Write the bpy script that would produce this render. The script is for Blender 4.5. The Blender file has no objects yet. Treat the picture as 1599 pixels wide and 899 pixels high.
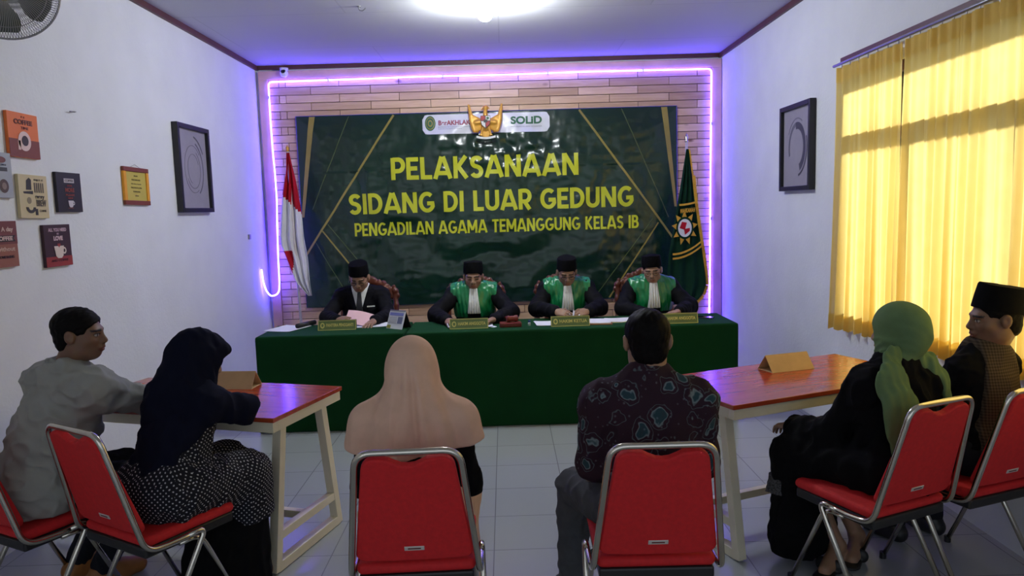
import bpy, bmesh, math, random
import numpy as np
from mathutils import Vector, Matrix

random.seed(7)
SC = bpy.context.scene
COL = SC.collection

# ------------------------------------------------------------------ camera
XL, XR, ZC, YB, YF = -2.569, 2.341, 3.234, 7.992, -2.2     # room: left, right, ceiling, back, rear end
CAM_H, PITCH, YAW, ROLL, FPX = 1.6693, 0.1074, 0.0074, -0.0297, 1150.0
cam_d = bpy.data.cameras.new('camera')
cam = bpy.data.objects.new('camera', cam_d)
COL.objects.link(cam)
F = Vector((math.sin(YAW) * math.cos(PITCH), math.cos(YAW) * math.cos(PITCH), -math.sin(PITCH)))
R0 = F.cross(Vector((0, 0, 1))).normalized()
U0 = R0.cross(F)
R1 = R0 * math.cos(ROLL) + U0 * math.sin(ROLL)
U1 = U0 * math.cos(ROLL) - R0 * math.sin(ROLL)
cam.matrix_world = Matrix(((R1.x, U1.x, -F.x, 0), (R1.y, U1.y, -F.y, 0), (R1.z, U1.z, -F.z, CAM_H), (0, 0, 0, 1)))
cam_d.sensor_fit = 'HORIZONTAL'
cam_d.sensor_width = 36.0
cam_d.lens = FPX / 1599.0 * 36.0
cam_d.clip_start = 0.02
cam_d.clip_end = 200
SC.camera = cam

# ------------------------------------------------------------------ light, exposure
SC.view_settings.view_transform = 'Standard'
SC.view_settings.look = 'None'
SC.view_settings.gamma = 1.0
SC.view_settings.use_curve_mapping = False
SC.view_settings.exposure = 1.0
SC.cycles.use_denoising = True
SC.cycles.max_bounces = 8
SC.cycles.sample_clamp_indirect = 6.0
W = bpy.data.worlds.new('world')
SC.world = W
W.use_nodes = True
W.node_tree.nodes['Background'].inputs[0].default_value = (0.78, 0.87, 1.0, 1)
W.node_tree.nodes['Background'].inputs[1].default_value = 0.40
SUN_E = 3.9
sd = bpy.data.lights.new('sun', 'SUN')
sd.energy = SUN_E
sd.angle = math.radians(7)
sd.color = (1.0, 0.95, 0.84)
sun = bpy.data.objects.new('sun', sd)
COL.objects.link(sun)
sun.rotation_euler = Vector((-1.0, 0.10, -0.42)).to_track_quat('-Z', 'Y').to_euler()
LAMP_E = 375.0
LED_E = 24.0

# ------------------------------------------------------------------ materials
MATS = {}


def srgb(r, g, b):
    f = lambda c: (c / 255 / 12.92) if c / 255 <= 0.04045 else ((c / 255 + 0.055) / 1.055) ** 2.4
    return (f(r), f(g), f(b), 1)


def mat(name, col, rough=0.6, metal=0.0, var=0.08, scale=20.0, bump=0.0, bscale=None, spec=0.5, coat=0.0, sheen=0.0):
    """plain procedural material: noise colour variation plus noise bump"""
    m = bpy.data.materials.new(name)
    m.use_nodes = True
    nt = m.node_tree
    b = nt.nodes['Principled BSDF']
    b.inputs['Roughness'].default_value = rough
    b.inputs['Metallic'].default_value = metal
    b.inputs['Specular IOR Level'].default_value = spec
    b.inputs['Coat Weight'].default_value = coat
    b.inputs['Coat Roughness'].default_value = 0.1
    b.inputs['Sheen Weight'].default_value = sheen
    tc = nt.nodes.new('ShaderNodeTexCoord')
    n = nt.nodes.new('ShaderNodeTexNoise')
    n.inputs['Scale'].default_value = scale
    n.inputs['Detail'].default_value = 3
    nt.links.new(tc.outputs['Object'], n.inputs['Vector'])
    r = nt.nodes.new('ShaderNodeValToRGB')
    r.color_ramp.elements[0].position = 0.25
    r.color_ramp.elements[1].position = 0.75
    r.color_ramp.elements[0].color = tuple(c * (1 - var) for c in col[:3]) + (1,)
    r.color_ramp.elements[1].color = tuple(min(1, c * (1 + var)) for c in col[:3]) + (1,)
    nt.links.new(n.outputs['Fac'], r.inputs['Fac'])
    nt.links.new(r.outputs['Color'], b.inputs['Base Color'])
    if bump:
        n2 = nt.nodes.new('ShaderNodeTexNoise')
        n2.inputs['Scale'].default_value = bscale or scale * 4
        n2.inputs['Detail'].default_value = 4
        nt.links.new(tc.outputs['Object'], n2.inputs['Vector'])
        bp = nt.nodes.new('ShaderNodeBump')
        bp.inputs['Strength'].default_value = bump
        bp.inputs['Distance'].default_value = 0.01
        nt.links.new(n2.outputs['Fac'], bp.inputs['Height'])
        nt.links.new(bp.outputs['Normal'], b.inputs['Normal'])
    MATS[name] = m
    return m


def nodes(m):
    return m.node_tree, m.node_tree.nodes['Principled BSDF']


def add(nt, typ, **kw):
    n = nt.nodes.new(typ)
    for k, v in kw.items():
        if k in n.inputs:
            n.inputs[k].default_value = v
        else:
            setattr(n, k, v)
    return n


def emit_mat(name, col, s):
    m = bpy.data.materials.new(name)
    m.use_nodes = True
    b = m.node_tree.nodes['Principled BSDF']
    b.inputs['Base Color'].default_value = (0.1, 0.1, 0.1, 1)
    b.inputs['Emission Color'].default_value = col
    b.inputs['Emission Strength'].default_value = s
    MATS[name] = m
    return m


M_WALL = mat('white_wall_paint', (0.76, 0.78, 0.80, 1), 0.75, var=0.04, scale=3, bump=0.25, bscale=45)
M_CEIL = mat('ceiling_board', (0.58, 0.59, 0.60, 1), 0.7, var=0.06, scale=1.2, bump=0.05)
M_TRIM = mat('brown_trim', srgb(88, 50, 44), 0.5, var=0.2, scale=8)
M_FRAMEWOOD = mat('pine_board', srgb(212, 170, 140), 0.5, var=0.15, scale=5)
M_CHROME = mat('chrome', (0.62, 0.58, 0.50, 1), 0.18, 1.0, var=0.06, scale=12)
M_RED = mat('red_fabric', srgb(205, 28, 32), 0.75, var=0.10, scale=60, bump=0.15, bscale=500)
M_BLACKPLASTIC = mat('black_plastic', (0.012, 0.012, 0.013, 1), 0.45, var=0.1)
M_BADGE = mat('badge_metal', (0.75, 0.70, 0.65, 1), 0.3, 0.4)
M_WHITESTEEL = mat('cream_steel', srgb(222, 214, 188), 0.42, var=0.04, scale=10)
M_GREENCLOTH = mat('green_tablecloth', srgb(8, 58, 26), 0.85, var=0.12, scale=6, bump=0.1, bscale=300, spec=0.15)
M_PAPER = mat('white_paper', (0.80, 0.80, 0.84, 1), 0.8, var=0.03)
M_PINKPAPER = mat('pink_paper', srgb(240, 196, 204), 0.8, var=0.03)
M_CARD = mat('kraft_card', srgb(206, 172, 128), 0.8, var=0.08, scale=15)
M_BLACKFRAME = mat('black_frame', (0.010, 0.010, 0.012, 1), 0.4, var=0.1)
M_SKIN = None
M_HAIR = mat('black_hair', (0.006, 0.005, 0.005, 1), 0.6, var=0.3, scale=80, bump=0.15, bscale=260, spec=0.06)
M_CAP = mat('black_velvet', (0.004, 0.004, 0.005, 1), 0.9, var=0.2, scale=60, spec=0.06)
M_ROBE = mat('black_robe', (0.005, 0.005, 0.007, 1), 0.75, var=0.2, scale=10, spec=0.10)
M_SUIT = mat('black_suit', (0.006, 0.006, 0.009, 1), 0.8, var=0.2, scale=40, spec=0.10)
M_SATIN = mat('green_satin', srgb(8, 120, 66), 0.34, var=0.12, scale=9, spec=0.7)
M_WHITECLOTH = mat('white_cloth', (0.72, 0.73, 0.72, 1), 0.8, var=0.04)
M_TIE = mat('dark_tie', (0.012, 0.013, 0.018, 1), 0.5)
M_CARVED = mat('carved_mahogany', srgb(92, 44, 26), 0.35, var=0.35, scale=14)
M_GOLD = mat('gold_paint', srgb(216, 160, 62), 0.4, 0.25, var=0.15, scale=30)
M_GREYSHIRT = mat('grey_shirt', srgb(148, 148, 142), 0.85, var=0.07, scale=12, bump=0.12, bscale=250, spec=0.2)
M_NAVY = mat('navy_cloth', srgb(18, 20, 36), 0.9, var=0.12, scale=12, spec=0.08)
M_PINK = mat('dusty_pink_cloth', srgb(222, 184, 160), 0.9, var=0.06, scale=20, bump=0.2, bscale=400, spec=0.15)
M_SAGE = mat('sage_green_cloth', srgb(98, 122, 84), 0.9, var=0.07, scale=20, bump=0.15, bscale=400, spec=0.15)
M_BLACKDRESS = mat('black_dress', (0.005, 0.005, 0.006, 1), 0.9, var=0.2, scale=12, spec=0.08)
M_TROUSER = mat('grey_trousers', srgb(74, 76, 80), 0.85, var=0.1, scale=25, spec=0.15)
M_DARKTROUSER = mat('dark_trousers', (0.012, 0.013, 0.018, 1), 0.85, var=0.15, scale=25, spec=0.15)
M_SHOE = mat('tan_shoe', srgb(150, 98, 48), 0.55, var=0.15, scale=20)
M_SANDAL = mat('black_sandal', (0.01, 0.01, 0.011, 1), 0.5)
M_METALGREY = mat('grey_metal', (0.32, 0.32, 0.33, 1), 0.35, 0.8)
M_LENS = mat('dark_lens', (0.005, 0.005, 0.006, 1), 0.1)
M_WHITEPLASTIC = mat('white_plastic', (0.75, 0.75, 0.76, 1), 0.4, var=0.03)
M_EYEGLASS = mat('glasses_frame', (0.02, 0.02, 0.022, 1), 0.3, 0.5)


def make_skin():
    m = mat('skin', (0.30, 0.16, 0.10, 1), 0.5, var=0.1, scale=30, bump=0.05, bscale=200, spec=0.35)
    nt, b = nodes(m)
    a = add(nt, 'ShaderNodeVertexColor', layer_name='Col')
    n = add(nt, 'ShaderNodeTexNoise', Scale=35.0)
    tc = add(nt, 'ShaderNodeTexCoord')
    nt.links.new(tc.outputs['Object'], n.inputs['Vector'])
    mx = add(nt, 'ShaderNodeMix', data_type='RGBA', blend_type='MULTIPLY')
    mx.inputs[0].default_value = 0.25
    nt.links.new(a.outputs['Color'], mx.inputs[6])
    nt.links.new(n.outputs['Color'], mx.inputs[7])
    nt.links.new(mx.outputs[2], b.inputs['Base Color'])
    return m


M_SKIN = make_skin()


def make_floor():
    m = mat('white_floor_tiles', (0.5, 0.5, 0.5, 1), 0.22, var=0.03)
    nt, b = nodes(m)
    tc = add(nt, 'ShaderNodeTexCoord')
    mp = add(nt, 'ShaderNodeMapping')
    mp.inputs['Location'].default_value = (0.10, 0.13, 0)
    br = add(nt, 'ShaderNodeTexBrick', offset=0.0, squash=1.0)
    br.inputs['Scale'].default_value = 1.0
    br.inputs['Brick Width'].default_value = 0.40
    br.inputs['Row Height'].default_value = 0.40
    br.inputs['Mortar Size'].default_value = 0.003
    br.inputs['Mortar Smooth'].default_value = 0.3
    br.inputs['Color1'].default_value = (0.38, 0.41, 0.42, 1)
    br.inputs['Color2'].default_value = (0.36, 0.39, 0.40, 1)
    br.inputs['Mortar'].default_value = (0.20, 0.21, 0.23, 1)
    nt.links.new(tc.outputs['Object'], mp.inputs['Vector'])
    nt.links.new(mp.outputs['Vector'], br.inputs['Vector'])
    nt.links.new(br.outputs['Color'], b.inputs['Base Color'])
    bp = add(nt, 'ShaderNodeBump')
    bp.inputs['Strength'].default_value = 0.3
    bp.inputs['Distance'].default_value = 0.002
    bp.invert = True
    nt.links.new(br.outputs['Fac'], bp.inputs['Height'])
    nt.links.new(bp.outputs['Normal'], b.inputs['Normal'])
    return m


M_FLOOR = make_floor()


def make_ceiling():
    nt, b = nodes(M_CEIL)
    tc = add(nt, 'ShaderNodeTexCoord')
    br = add(nt, 'ShaderNodeTexBrick', offset=0.5)
    br.inputs['Scale'].default_value = 1.0
    br.inputs['Brick Width'].default_value = 2.4
    br.inputs['Row Height'].default_value = 1.2
    br.inputs['Mortar Size'].default_value = 0.006
    br.inputs['Color1'].default_value = (0.60, 0.61, 0.62, 1)
    br.inputs['Color2'].default_value = (0.57, 0.58, 0.59, 1)
    br.inputs['Mortar'].default_value = (0.50, 0.51, 0.52, 1)
    nt.links.new(tc.outputs['Object'], br.inputs['Vector'])
    nt.links.new(br.outputs['Color'], b.inputs['Base Color'])


make_ceiling()


def make_wood(name, c1, c2, rough, axis='x', island=True, coat=0.0):
    m = mat(name, c1, rough, coat=coat)
    nt, b = nodes(m)
    tc = add(nt, 'ShaderNodeTexCoord')
    mp = add(nt, 'ShaderNodeMapping')
    mp.inputs['Scale'].default_value = (1.2, 14, 14) if axis == 'x' else ((14, 14, 1.2) if axis == 'z' else (14, 1.2, 14))
    n = add(nt, 'ShaderNodeTexNoise', Scale=2.0, Detail=5.0, Distortion=1.2)
    nt.links.new(tc.outputs['Object'], mp.inputs['Vector'])
    r = add(nt, 'ShaderNodeValToRGB')
    r.color_ramp.elements[0].color = c1
    r.color_ramp.elements[1].color = c2
    r.color_ramp.elements[0].position = 0.3
    r.color_ramp.elements[1].position = 0.7
    if island:
        g = add(nt, 'ShaderNodeNewGeometry')
        ad = add(nt, 'ShaderNodeVectorMath', operation='ADD')
        ml = add(nt, 'ShaderNodeMath', operation='MULTIPLY')
        ml.inputs[1].default_value = 40
        nt.links.new(g.outputs['Random Per Island'], ml.inputs[0])
        nt.links.new(mp.outputs['Vector'], ad.inputs[0])
        nt.links.new(ml.outputs[0], ad.inputs[1])
        nt.links.new(ad.outputs[0], n.inputs['Vector'])
        mx = add(nt, 'ShaderNodeMix', data_type='RGBA', blend_type='MULTIPLY')
        mx.inputs[0].default_value = 1.0
        r2 = add(nt, 'ShaderNodeValToRGB')
        r2.color_ramp.elements[0].color = (0.62, 0.57, 0.52, 1)
        r2.color_ramp.elements[1].color = (1, 1, 1, 1)
        nt.links.new(g.outputs['Random Per Island'], r2.inputs['Fac'])
        nt.links.new(n.outputs['Fac'], r.inputs['Fac'])
        nt.links.new(r.outputs['Color'], mx.inputs[6])
        nt.links.new(r2.outputs['Color'], mx.inputs[7])
        # knots
        v = add(nt, 'ShaderNodeTexVoronoi', Scale=3.2)
        mp2 = add(nt, 'ShaderNodeMapping')
        mp2.inputs['Scale'].default_value = (0.8, 1.6, 1.6)
        nt.links.new(tc.outputs['Object'], mp2.inputs['Vector'])
        nt.links.new(mp2.outputs['Vector'], v.inputs['Vector'])
        r3 = add(nt, 'ShaderNodeValToRGB')
        r3.color_ramp.elements[0].color = (0.30, 0.20, 0.16, 1)
        r3.color_ramp.elements[1].color = (1, 1, 1, 1)
        r3.color_ramp.elements[0].position = 0.03
        r3.color_ramp.elements[1].position = 0.12
        nt.links.new(v.outputs['Distance'], r3.inputs['Fac'])
        mx2 = add(nt, 'ShaderNodeMix', data_type='RGBA', blend_type='MULTIPLY')
        mx2.inputs[0].default_value = 1.0
        nt.links.new(mx.outputs[2], mx2.inputs[6])
        nt.links.new(r3.outputs['Color'], mx2.inputs[7])
        nt.links.new(mx2.outputs[2], b.inputs['Base Color'])
    else:
        nt.links.new(mp.outputs['Vector'], n.inputs['Vector'])
        nt.links.new(n.outputs['Fac'], r.inputs['Fac'])
        nt.links.new(r.outputs['Color'], b.inputs['Base Color'])
    return m


M_PLANK = make_wood('pine_planks', srgb(218, 178, 134), srgb(240, 206, 164), 0.5)
M_TABLETOP = make_wood('red_brown_tabletop', srgb(150, 56, 34), srgb(182, 78, 46), 0.17, island=False)
M_TABLETOP.node_tree.nodes['Principled BSDF'].inputs['Specular IOR Level'].default_value = 0.6


def make_curtain():
    m = bpy.data.materials.new('yellow_curtain_cloth')
    m.use_nodes = True
    nt = m.node_tree
    nt.nodes.clear()
    o = nt.nodes.new('ShaderNodeOutputMaterial')
    d = nt.nodes.new('ShaderNodeBsdfDiffuse')
    t = nt.nodes.new('ShaderNodeBsdfTranslucent')
    mx = nt.nodes.new('ShaderNodeMixShader')
    mx.inputs[0].default_value = 0.62
    tc = nt.nodes.new('ShaderNodeTexCoord')
    n = nt.nodes.new('ShaderNodeTexNoise')
    n.inputs['Scale'].default_value = 9
    r = nt.nodes.new('ShaderNodeValToRGB')
    r.color_ramp.elements[0].color = srgb(248, 224, 140)
    r.color_ramp.elements[1].color = srgb(252, 234, 160)
    nt.links.new(tc.outputs['Object'], n.inputs['Vector'])
    nt.links.new(n.outputs['Fac'], r.inputs['Fac'])
    nt.links.new(r.outputs['Color'], d.inputs['Color'])
    nt.links.new(r.outputs['Color'], t.inputs['Color'])
    nt.links.new(d.outputs[0], mx.inputs[1])
    nt.links.new(t.outputs[0], mx.inputs[2])
    nt.links.new(mx.outputs[0], o.inputs['Surface'])
    return m


M_CURTAIN = make_curtain()


def make_glass():
    m = bpy.data.materials.new('window_glass')
    m.use_nodes = True
    nt = m.node_tree
    nt.nodes.clear()
    o = nt.nodes.new('ShaderNodeOutputMaterial')
    t = nt.nodes.new('ShaderNodeBsdfTransparent')
    g = nt.nodes.new('ShaderNodeBsdfGlossy')
    g.inputs['Roughness'].default_value = 0.02
    fr = nt.nodes.new('ShaderNodeFresnel')
    mx = nt.nodes.new('ShaderNodeMixShader')
    nt.links.new(fr.outputs[0], mx.inputs[0])
    nt.links.new(t.outputs[0], mx.inputs[1])
    nt.links.new(g.outputs[0], mx.inputs[2])
    nt.links.new(mx.outputs[0], o.inputs['Surface'])
    return m


M_GLASS = make_glass()


def make_banner_mat():
    m = mat('dark_green_vinyl', srgb(15, 46, 32), 0.24, var=0.3, scale=1.3, bump=0.0, spec=0.6)
    return m


M_BANNER = make_banner_mat()
M_BANNERGOLD = mat('printed_gold', srgb(150, 132, 62), 0.3, var=0.2, scale=4, spec=0.5)
M_BANNERTHIN = mat('printed_dull_gold', srgb(74, 84, 48), 0.3, var=0.2, scale=4, spec=0.5)
M_YELLOWTEXT = mat('printed_yellow', srgb(204, 206, 44), 0.35, var=0.05, scale=4, spec=0.4)


def make_batik():
    m = mat('batik_cloth', (0.03, 0.015, 0.02, 1), 0.85, spec=0.15)
    nt, b = nodes(m)
    tc = add(nt, 'ShaderNodeTexCoord')
    nz = add(nt, 'ShaderNodeTexNoise', Scale=16.0, Detail=2.0)
    ad = add(nt, 'ShaderNodeMix', data_type='RGBA', blend_type='LINEAR_LIGHT')
    ad.inputs[0].default_value = 0.035
    nt.links.new(tc.outputs['Object'], nz.inputs['Vector'])
    nt.links.new(tc.outputs['Object'], ad.inputs[6])
    nt.links.new(nz.outputs['Color'], ad.inputs[7])
    v = add(nt, 'ShaderNodeTexVoronoi', Scale=11.5)
    v.inputs['Randomness'].default_value = 0.8
    nt.links.new(ad.outputs[2], v.inputs['Vector'])
    r = add(nt, 'ShaderNodeValToRGB')
    r.color_ramp.interpolation = 'LINEAR'
    base = (0.030, 0.014, 0.022, 1)
    els = r.color_ramp.elements
    els[0].position = 0.0
    els[0].color = (0.03, 0.05, 0.06, 1)
    els[1].position = 1.0
    els[1].color = base
    for p, c in ((0.22, (0.022, 0.055, 0.068, 1)), (0.27, (0.16, 0.20, 0.21, 1)), (0.31, base), (0.42, base),
                 (0.44, (0.09, 0.11, 0.12, 1)), (0.47, base)):
        e = els.new(p)
        e.color = c
    nt.links.new(v.outputs['Distance'], r.inputs['Fac'])
    v2 = add(nt, 'ShaderNodeTexVoronoi', Scale=42.0)
    nt.links.new(tc.outputs['Object'], v2.inputs['Vector'])
    r2 = add(nt, 'ShaderNodeValToRGB')
    r2.color_ramp.elements[0].position = 0.10
    r2.color_ramp.elements[0].color = (0.16, 0.18, 0.2, 1)
    r2.color_ramp.elements[1].position = 0.22
    r2.color_ramp.elements[1].color = (0, 0, 0, 1)
    nt.links.new(v2.outputs['Distance'], r2.inputs['Fac'])
    mx = add(nt, 'ShaderNodeMix', data_type='RGBA', blend_type='ADD')
    mx.inputs[0].default_value = 0.35
    nt.links.new(r.outputs['Color'], mx.inputs[6])
    nt.links.new(r2.outputs['Color'], mx.inputs[7])
    nt.links.new(mx.outputs[2], b.inputs['Base Color'])
    return m


M_BATIK = make_batik()


def make_dots():
    m = mat('polka_dot_cloth', (0.012, 0.012, 0.02, 1), 0.85, spec=0.15)
    nt, b = nodes(m)
    uv = add(nt, 'ShaderNodeUVMap', uv_map='UVMap')
    v = add(nt, 'ShaderNodeTexVoronoi', Scale=66.0, voronoi_dimensions='2D')
    v.inputs['Randomness'].default_value = 0.0
    mp = add(nt, 'ShaderNodeMapping')
    mp.inputs['Rotation'].default_value = (0, 0, math.radians(45))
    nt.links.new(uv.outputs[0], mp.inputs['Vector'])
    nt.links.new(mp.outputs['Vector'], v.inputs['Vector'])
    r = add(nt, 'ShaderNodeValToRGB')
    r.color_ramp.elements[0].position = 0.15
    r.color_ramp.elements[0].color = (0.50, 0.50, 0.53, 1)
    r.color_ramp.elements[1].position = 0.22
    r.color_ramp.elements[1].color = (0.012, 0.012, 0.018, 1)
    nt.links.new(v.outputs['Distance'], r.inputs['Fac'])
    nt.links.new(r.outputs['Color'], b.inputs['Base Color'])
    return m


M_DOTS = make_dots()


def make_check():
    m = mat('brown_check_cloth', srgb(86, 66, 50), 0.9, spec=0.1)
    nt, b = nodes(m)
    uv = add(nt, 'ShaderNodeTexCoord')
    w1 = add(nt, 'ShaderNodeTexWave', Scale=26.0, bands_direction='Z')
    w2 = add(nt, 'ShaderNodeTexWave', Scale=26.0, bands_direction='X')
    nt.links.new(uv.outputs['Object'], w1.inputs['Vector'])
    nt.links.new(uv.outputs['Object'], w2.inputs['Vector'])
    a = add(nt, 'ShaderNodeMath', operation='ADD')
    nt.links.new(w1.outputs['Fac'], a.inputs[0])
    nt.links.new(w2.outputs['Fac'], a.inputs[1])
    r = add(nt, 'ShaderNodeValToRGB')
    r.color_ramp.elements[0].color = srgb(44, 37, 32)
    r.color_ramp.elements[1].color = srgb(84, 72, 60)
    d = add(nt, 'ShaderNodeMath', operation='MULTIPLY')
    d.inputs[1].default_value = 0.5
    nt.links.new(a.outputs[0], d.inputs[0])
    nt.links.new(d.outputs[0], r.inputs['Fac'])
    nt.links.new(r.outputs['Color'], b.inputs['Base Color'])
    return m


M_CHECK = make_check()


# ------------------------------------------------------------------ object helpers
def link(o, parent=None):
    COL.objects.link(o)
    if parent is not None:
        o.parent = parent
    return o


def tag(o, label, cat, group=None):
    o['label'] = label
    o['category'] = cat
    if group:
        o['group'] = group
    return o


def thing(name, label, cat, loc=(0, 0, 0), rz=0.0, group=None):
    o = bpy.data.objects.new(name, None)
    o.empty_display_size = 0.1
    link(o)
    o.location = loc
    o.rotation_euler = (0, 0, rz)
    return tag(o, label, cat, group)


def copy_tree(o, parent=None):
    c = o.copy()
    link(c)
    if parent is not None:
        c.parent = parent
    for ch in list(o.children):
        copy_tree(ch, c)
    return c


class MB:
    """collects shapes into one mesh object"""

    def __init__(s):
        s.v, s.f = [], []

    def addv(s, vs, fs):
        n = len(s.v)
        s.v += [tuple(v) for v in vs]
        s.f += [tuple(i + n for i in f) for f in fs]

    def box(s, lo, hi, M=None):
        x0, y0, z0 = lo
        x1, y1, z1 = hi
        vs = [Vector(p) for p in ((x0, y0, z0), (x1, y0, z0), (x1, y1, z0), (x0, y1, z0), (x0, y0, z1), (x1, y0, z1), (x1, y1, z1), (x0, y1, z1))]
        if M is not None:
            vs = [M @ v for v in vs]
        s.addv(vs, [(0, 3, 2, 1), (4, 5, 6, 7), (0, 1, 5, 4), (1, 2, 6, 5), (2, 3, 7, 6), (3, 0, 4, 7)])
        return s

    def bar(s, a, b, w, d, up=(0, 0, 1)):
        """rectangular bar from a to b; w across, d along 'up'"""
        a, b = Vector(a), Vector(b)
        t = (b - a).normalized()
        u = Vector(up)
        u = (u - t * u.dot(t)).normalized()
        r = t.cross(u)
        vs = []
        for p in (a, b):
            for i, j in ((-1, -1), (1, -1), (1, 1), (-1, 1)):
                vs.append(p + r * (w / 2 * i) + u * (d / 2 * j))
        s.addv(vs, [(3, 2, 1, 0), (4, 5, 6, 7), (0, 1, 5, 4), (1, 2, 6, 5), (2, 3, 7, 6), (3, 0, 4, 7)])
        return s

    def tube(s, path, r, n=10, closed=False, cap=True):
        P = [Vector(p) for p in path]
        m = len(P)
        rs = r if isinstance(r, (list, tuple)) else [r] * m
        ref = None
        rings = []
        for i, p in enumerate(P):
            if closed:
                t = (P[(i + 1) % m] - P[i - 1]).normalized()
            else:
                t = (P[min(i + 1, m - 1)] - P[max(i - 1, 0)]).normalized()
            if ref is None:
                ref = Vector((0, 0, 1)) if abs(t.z) < 0.9 else Vector((1, 0, 0))
            u = (ref - t * ref.dot(t)).normalized()
            ref = u
            w = t.cross(u)
            rings.append([p + (u * math.cos(2 * math.pi * k / n) + w * math.sin(2 * math.pi * k / n)) * rs[i] for k in range(n)])
        vs = [v for r_ in rings for v in r_]
        fs = []
        for i in range(m if closed else m - 1):
            a, b = i * n, ((i + 1) % m) * n
            for k in range(n):
                k2 = (k + 1) % n
                fs.append((a + k, a + k2, b + k2, b + k))
        if not closed and cap:
            fs.append(tuple(range(n - 1, -1, -1)))
            fs.append(tuple((m - 1) * n + k for k in range(n)))
        s.addv(vs, fs)
        return s

    def lathe(s, prof, n=24, M=None, sx=1.0, sy=1.0):
        """profile of (r, z) about the z axis"""
        vs, fs = [], []
        for r, z in prof:
            for k in range(n):
                a = 2 * math.pi * k / n
                v = Vector((r * math.cos(a) * sx, r * math.sin(a) * sy, z))
                vs.append(M @ v if M is not None else v)
        m = len(prof)
        for i in range(m - 1):
            for k in range(n):
                k2 = (k + 1) % n
                fs.append((i * n + k, i * n + k2, (i + 1) * n + k2, (i + 1) * n + k))
        fs.append(tuple(range(n - 1, -1, -1)))
        fs.append(tuple((m - 1) * n + k for k in range(n)))
        s.addv(vs, fs)
        return s

    def prism(s, poly, t, M=None):
        """2-D outline (x, z) counter-clockwise, extruded from y=0 to y=t"""
        n = len(poly)
        vs = [Vector((x, 0, z)) for x, z in poly] + [Vector((x, t, z)) for x, z in poly]
        if M is not None:
            vs = [M @ v for v in vs]
        fs = [tuple(range(n)), tuple(range(2 * n - 1, n - 1, -1))]
        for i in range(n):
            j = (i + 1) % n
            fs.append((j, i, n + i, n + j))
        s.addv(vs, fs)
        return s

    def build(s, name, m, parent=None, smooth=False, bevel=0.0, segs=2):
        me = bpy.data.meshes.new(name)
        me.from_pydata(s.v, [], s.f)
        bm = bmesh.new()
        bm.from_mesh(me)
        bmesh.ops.recalc_face_normals(bm, faces=bm.faces)
        bm.to_mesh(me)
        bm.free()
        if smooth:
            me.polygons.foreach_set('use_smooth', [True] * len(me.polygons))
        me.materials.append(m)
        o = bpy.data.objects.new(name, me)
        link(o, parent)
        if smooth == 'auto':
            pass
        if bevel:
            b = o.modifiers.new('bevel', 'BEVEL')
            b.width = bevel
            b.segments = segs
            b.limit_method = 'ANGLE'
            b.angle_limit = math.radians(40)
        return o


def fillet(pts, r, n=6):
    """round the inner corners of a 3-D polyline"""
    P = [Vector(p) for p in pts]
    out = [P[0]]
    for i in range(1, len(P) - 1):
        a, b, c = P[i - 1], P[i], P[i + 1]
        u, w = (a - b), (c - b)
        d = min(r, u.length * 0.49, w.length * 0.49)
        p0, p1 = b + u.normalized() * d, b + w.normalized() * d
        for k in range(n + 1):
            t = k / n
            out.append(p0 * (1 - t) ** 2 + b * 2 * t * (1 - t) + p1 * t * t)
    out.append(P[-1])
    return out


def frame_M(origin, right, up):
    """matrix: local x -> right, local z -> up, local y -> right x ... (away from the viewer)"""
    r, u = Vector(right).normalized(), Vector(up).normalized()
    y = u.cross(r)
    o = Vector(origin)
    return Matrix(((r.x, y.x, u.x, o.x), (r.y, y.y, u.y, o.y), (r.z, y.z, u.z, o.z), (0, 0, 0, 1)))


def text(name, body, size, m, M, parent, offset=0.0, width=None, height=None, extrude=0.0006, align='CENTER'):
    """flat lettering in the x-z plane of M"""
    cu = bpy.data.curves.new('lettering', 'FONT')
    cu.body = body
    cu.size = size
    cu.offset = offset
    cu.extrude = extrude
    cu.align_x = align
    cu.align_y = 'CENTER'
    t = bpy.data.objects.new('tmp', cu)
    COL.objects.link(t)
    dg = bpy.context.evaluated_depsgraph_get()
    me = bpy.data.meshes.new_from_object(t.evaluated_get(dg))
    bpy.data.objects.remove(t)
    xs = [v.co.x for v in me.vertices]
    zs = [v.co.y for v in me.vertices]
    sx = width / (max(xs) - min(xs)) if width else 1
    sz = height / (max(zs) - min(zs)) if height else (1 if not width else min(sx, 1.6))
    for v in me.vertices:
        v.co = M @ Vector((v.co.x * sx, -v.co.z, v.co.y * sz))
    me.name = name
    me.materials.clear()
    me.materials.append(m)
    o = bpy.data.objects.new(name, me)
    return link(o, parent)


# ------------------------------------------------------------------ volume modelling (smooth surfaces for bodies and cloth)
V3 = lambda *a: np.array(a, dtype=np.float64)


def nrm(v):
    v = np.array(v, dtype=float)
    return v / (np.linalg.norm(v) + 1e-12)


def lerp(a, b, t):
    return np.asarray(a) * (1 - t) + np.asarray(b) * t


class Waves:
    def __init__(s, seed, scale, n=12, aniso=(1, 1, 1)):
        r = np.random.RandomState(int(seed))
        k = r.normal(size=(n, 3))
        k /= np.linalg.norm(k, axis=1)[:, None]
        s.k = k * (r.uniform(0.6, 1.7, n) * 2 * math.pi / scale)[:, None] * np.array(aniso)
        s.p = r.uniform(0, 6.28, n)
        s.n = n

    def __call__(s, p):
        o = np.zeros(len(p))
        for k, f in zip(s.k, s.p):
            o += np.sin(p @ k + f)
        return o / math.sqrt(s.n / 2)


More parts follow.
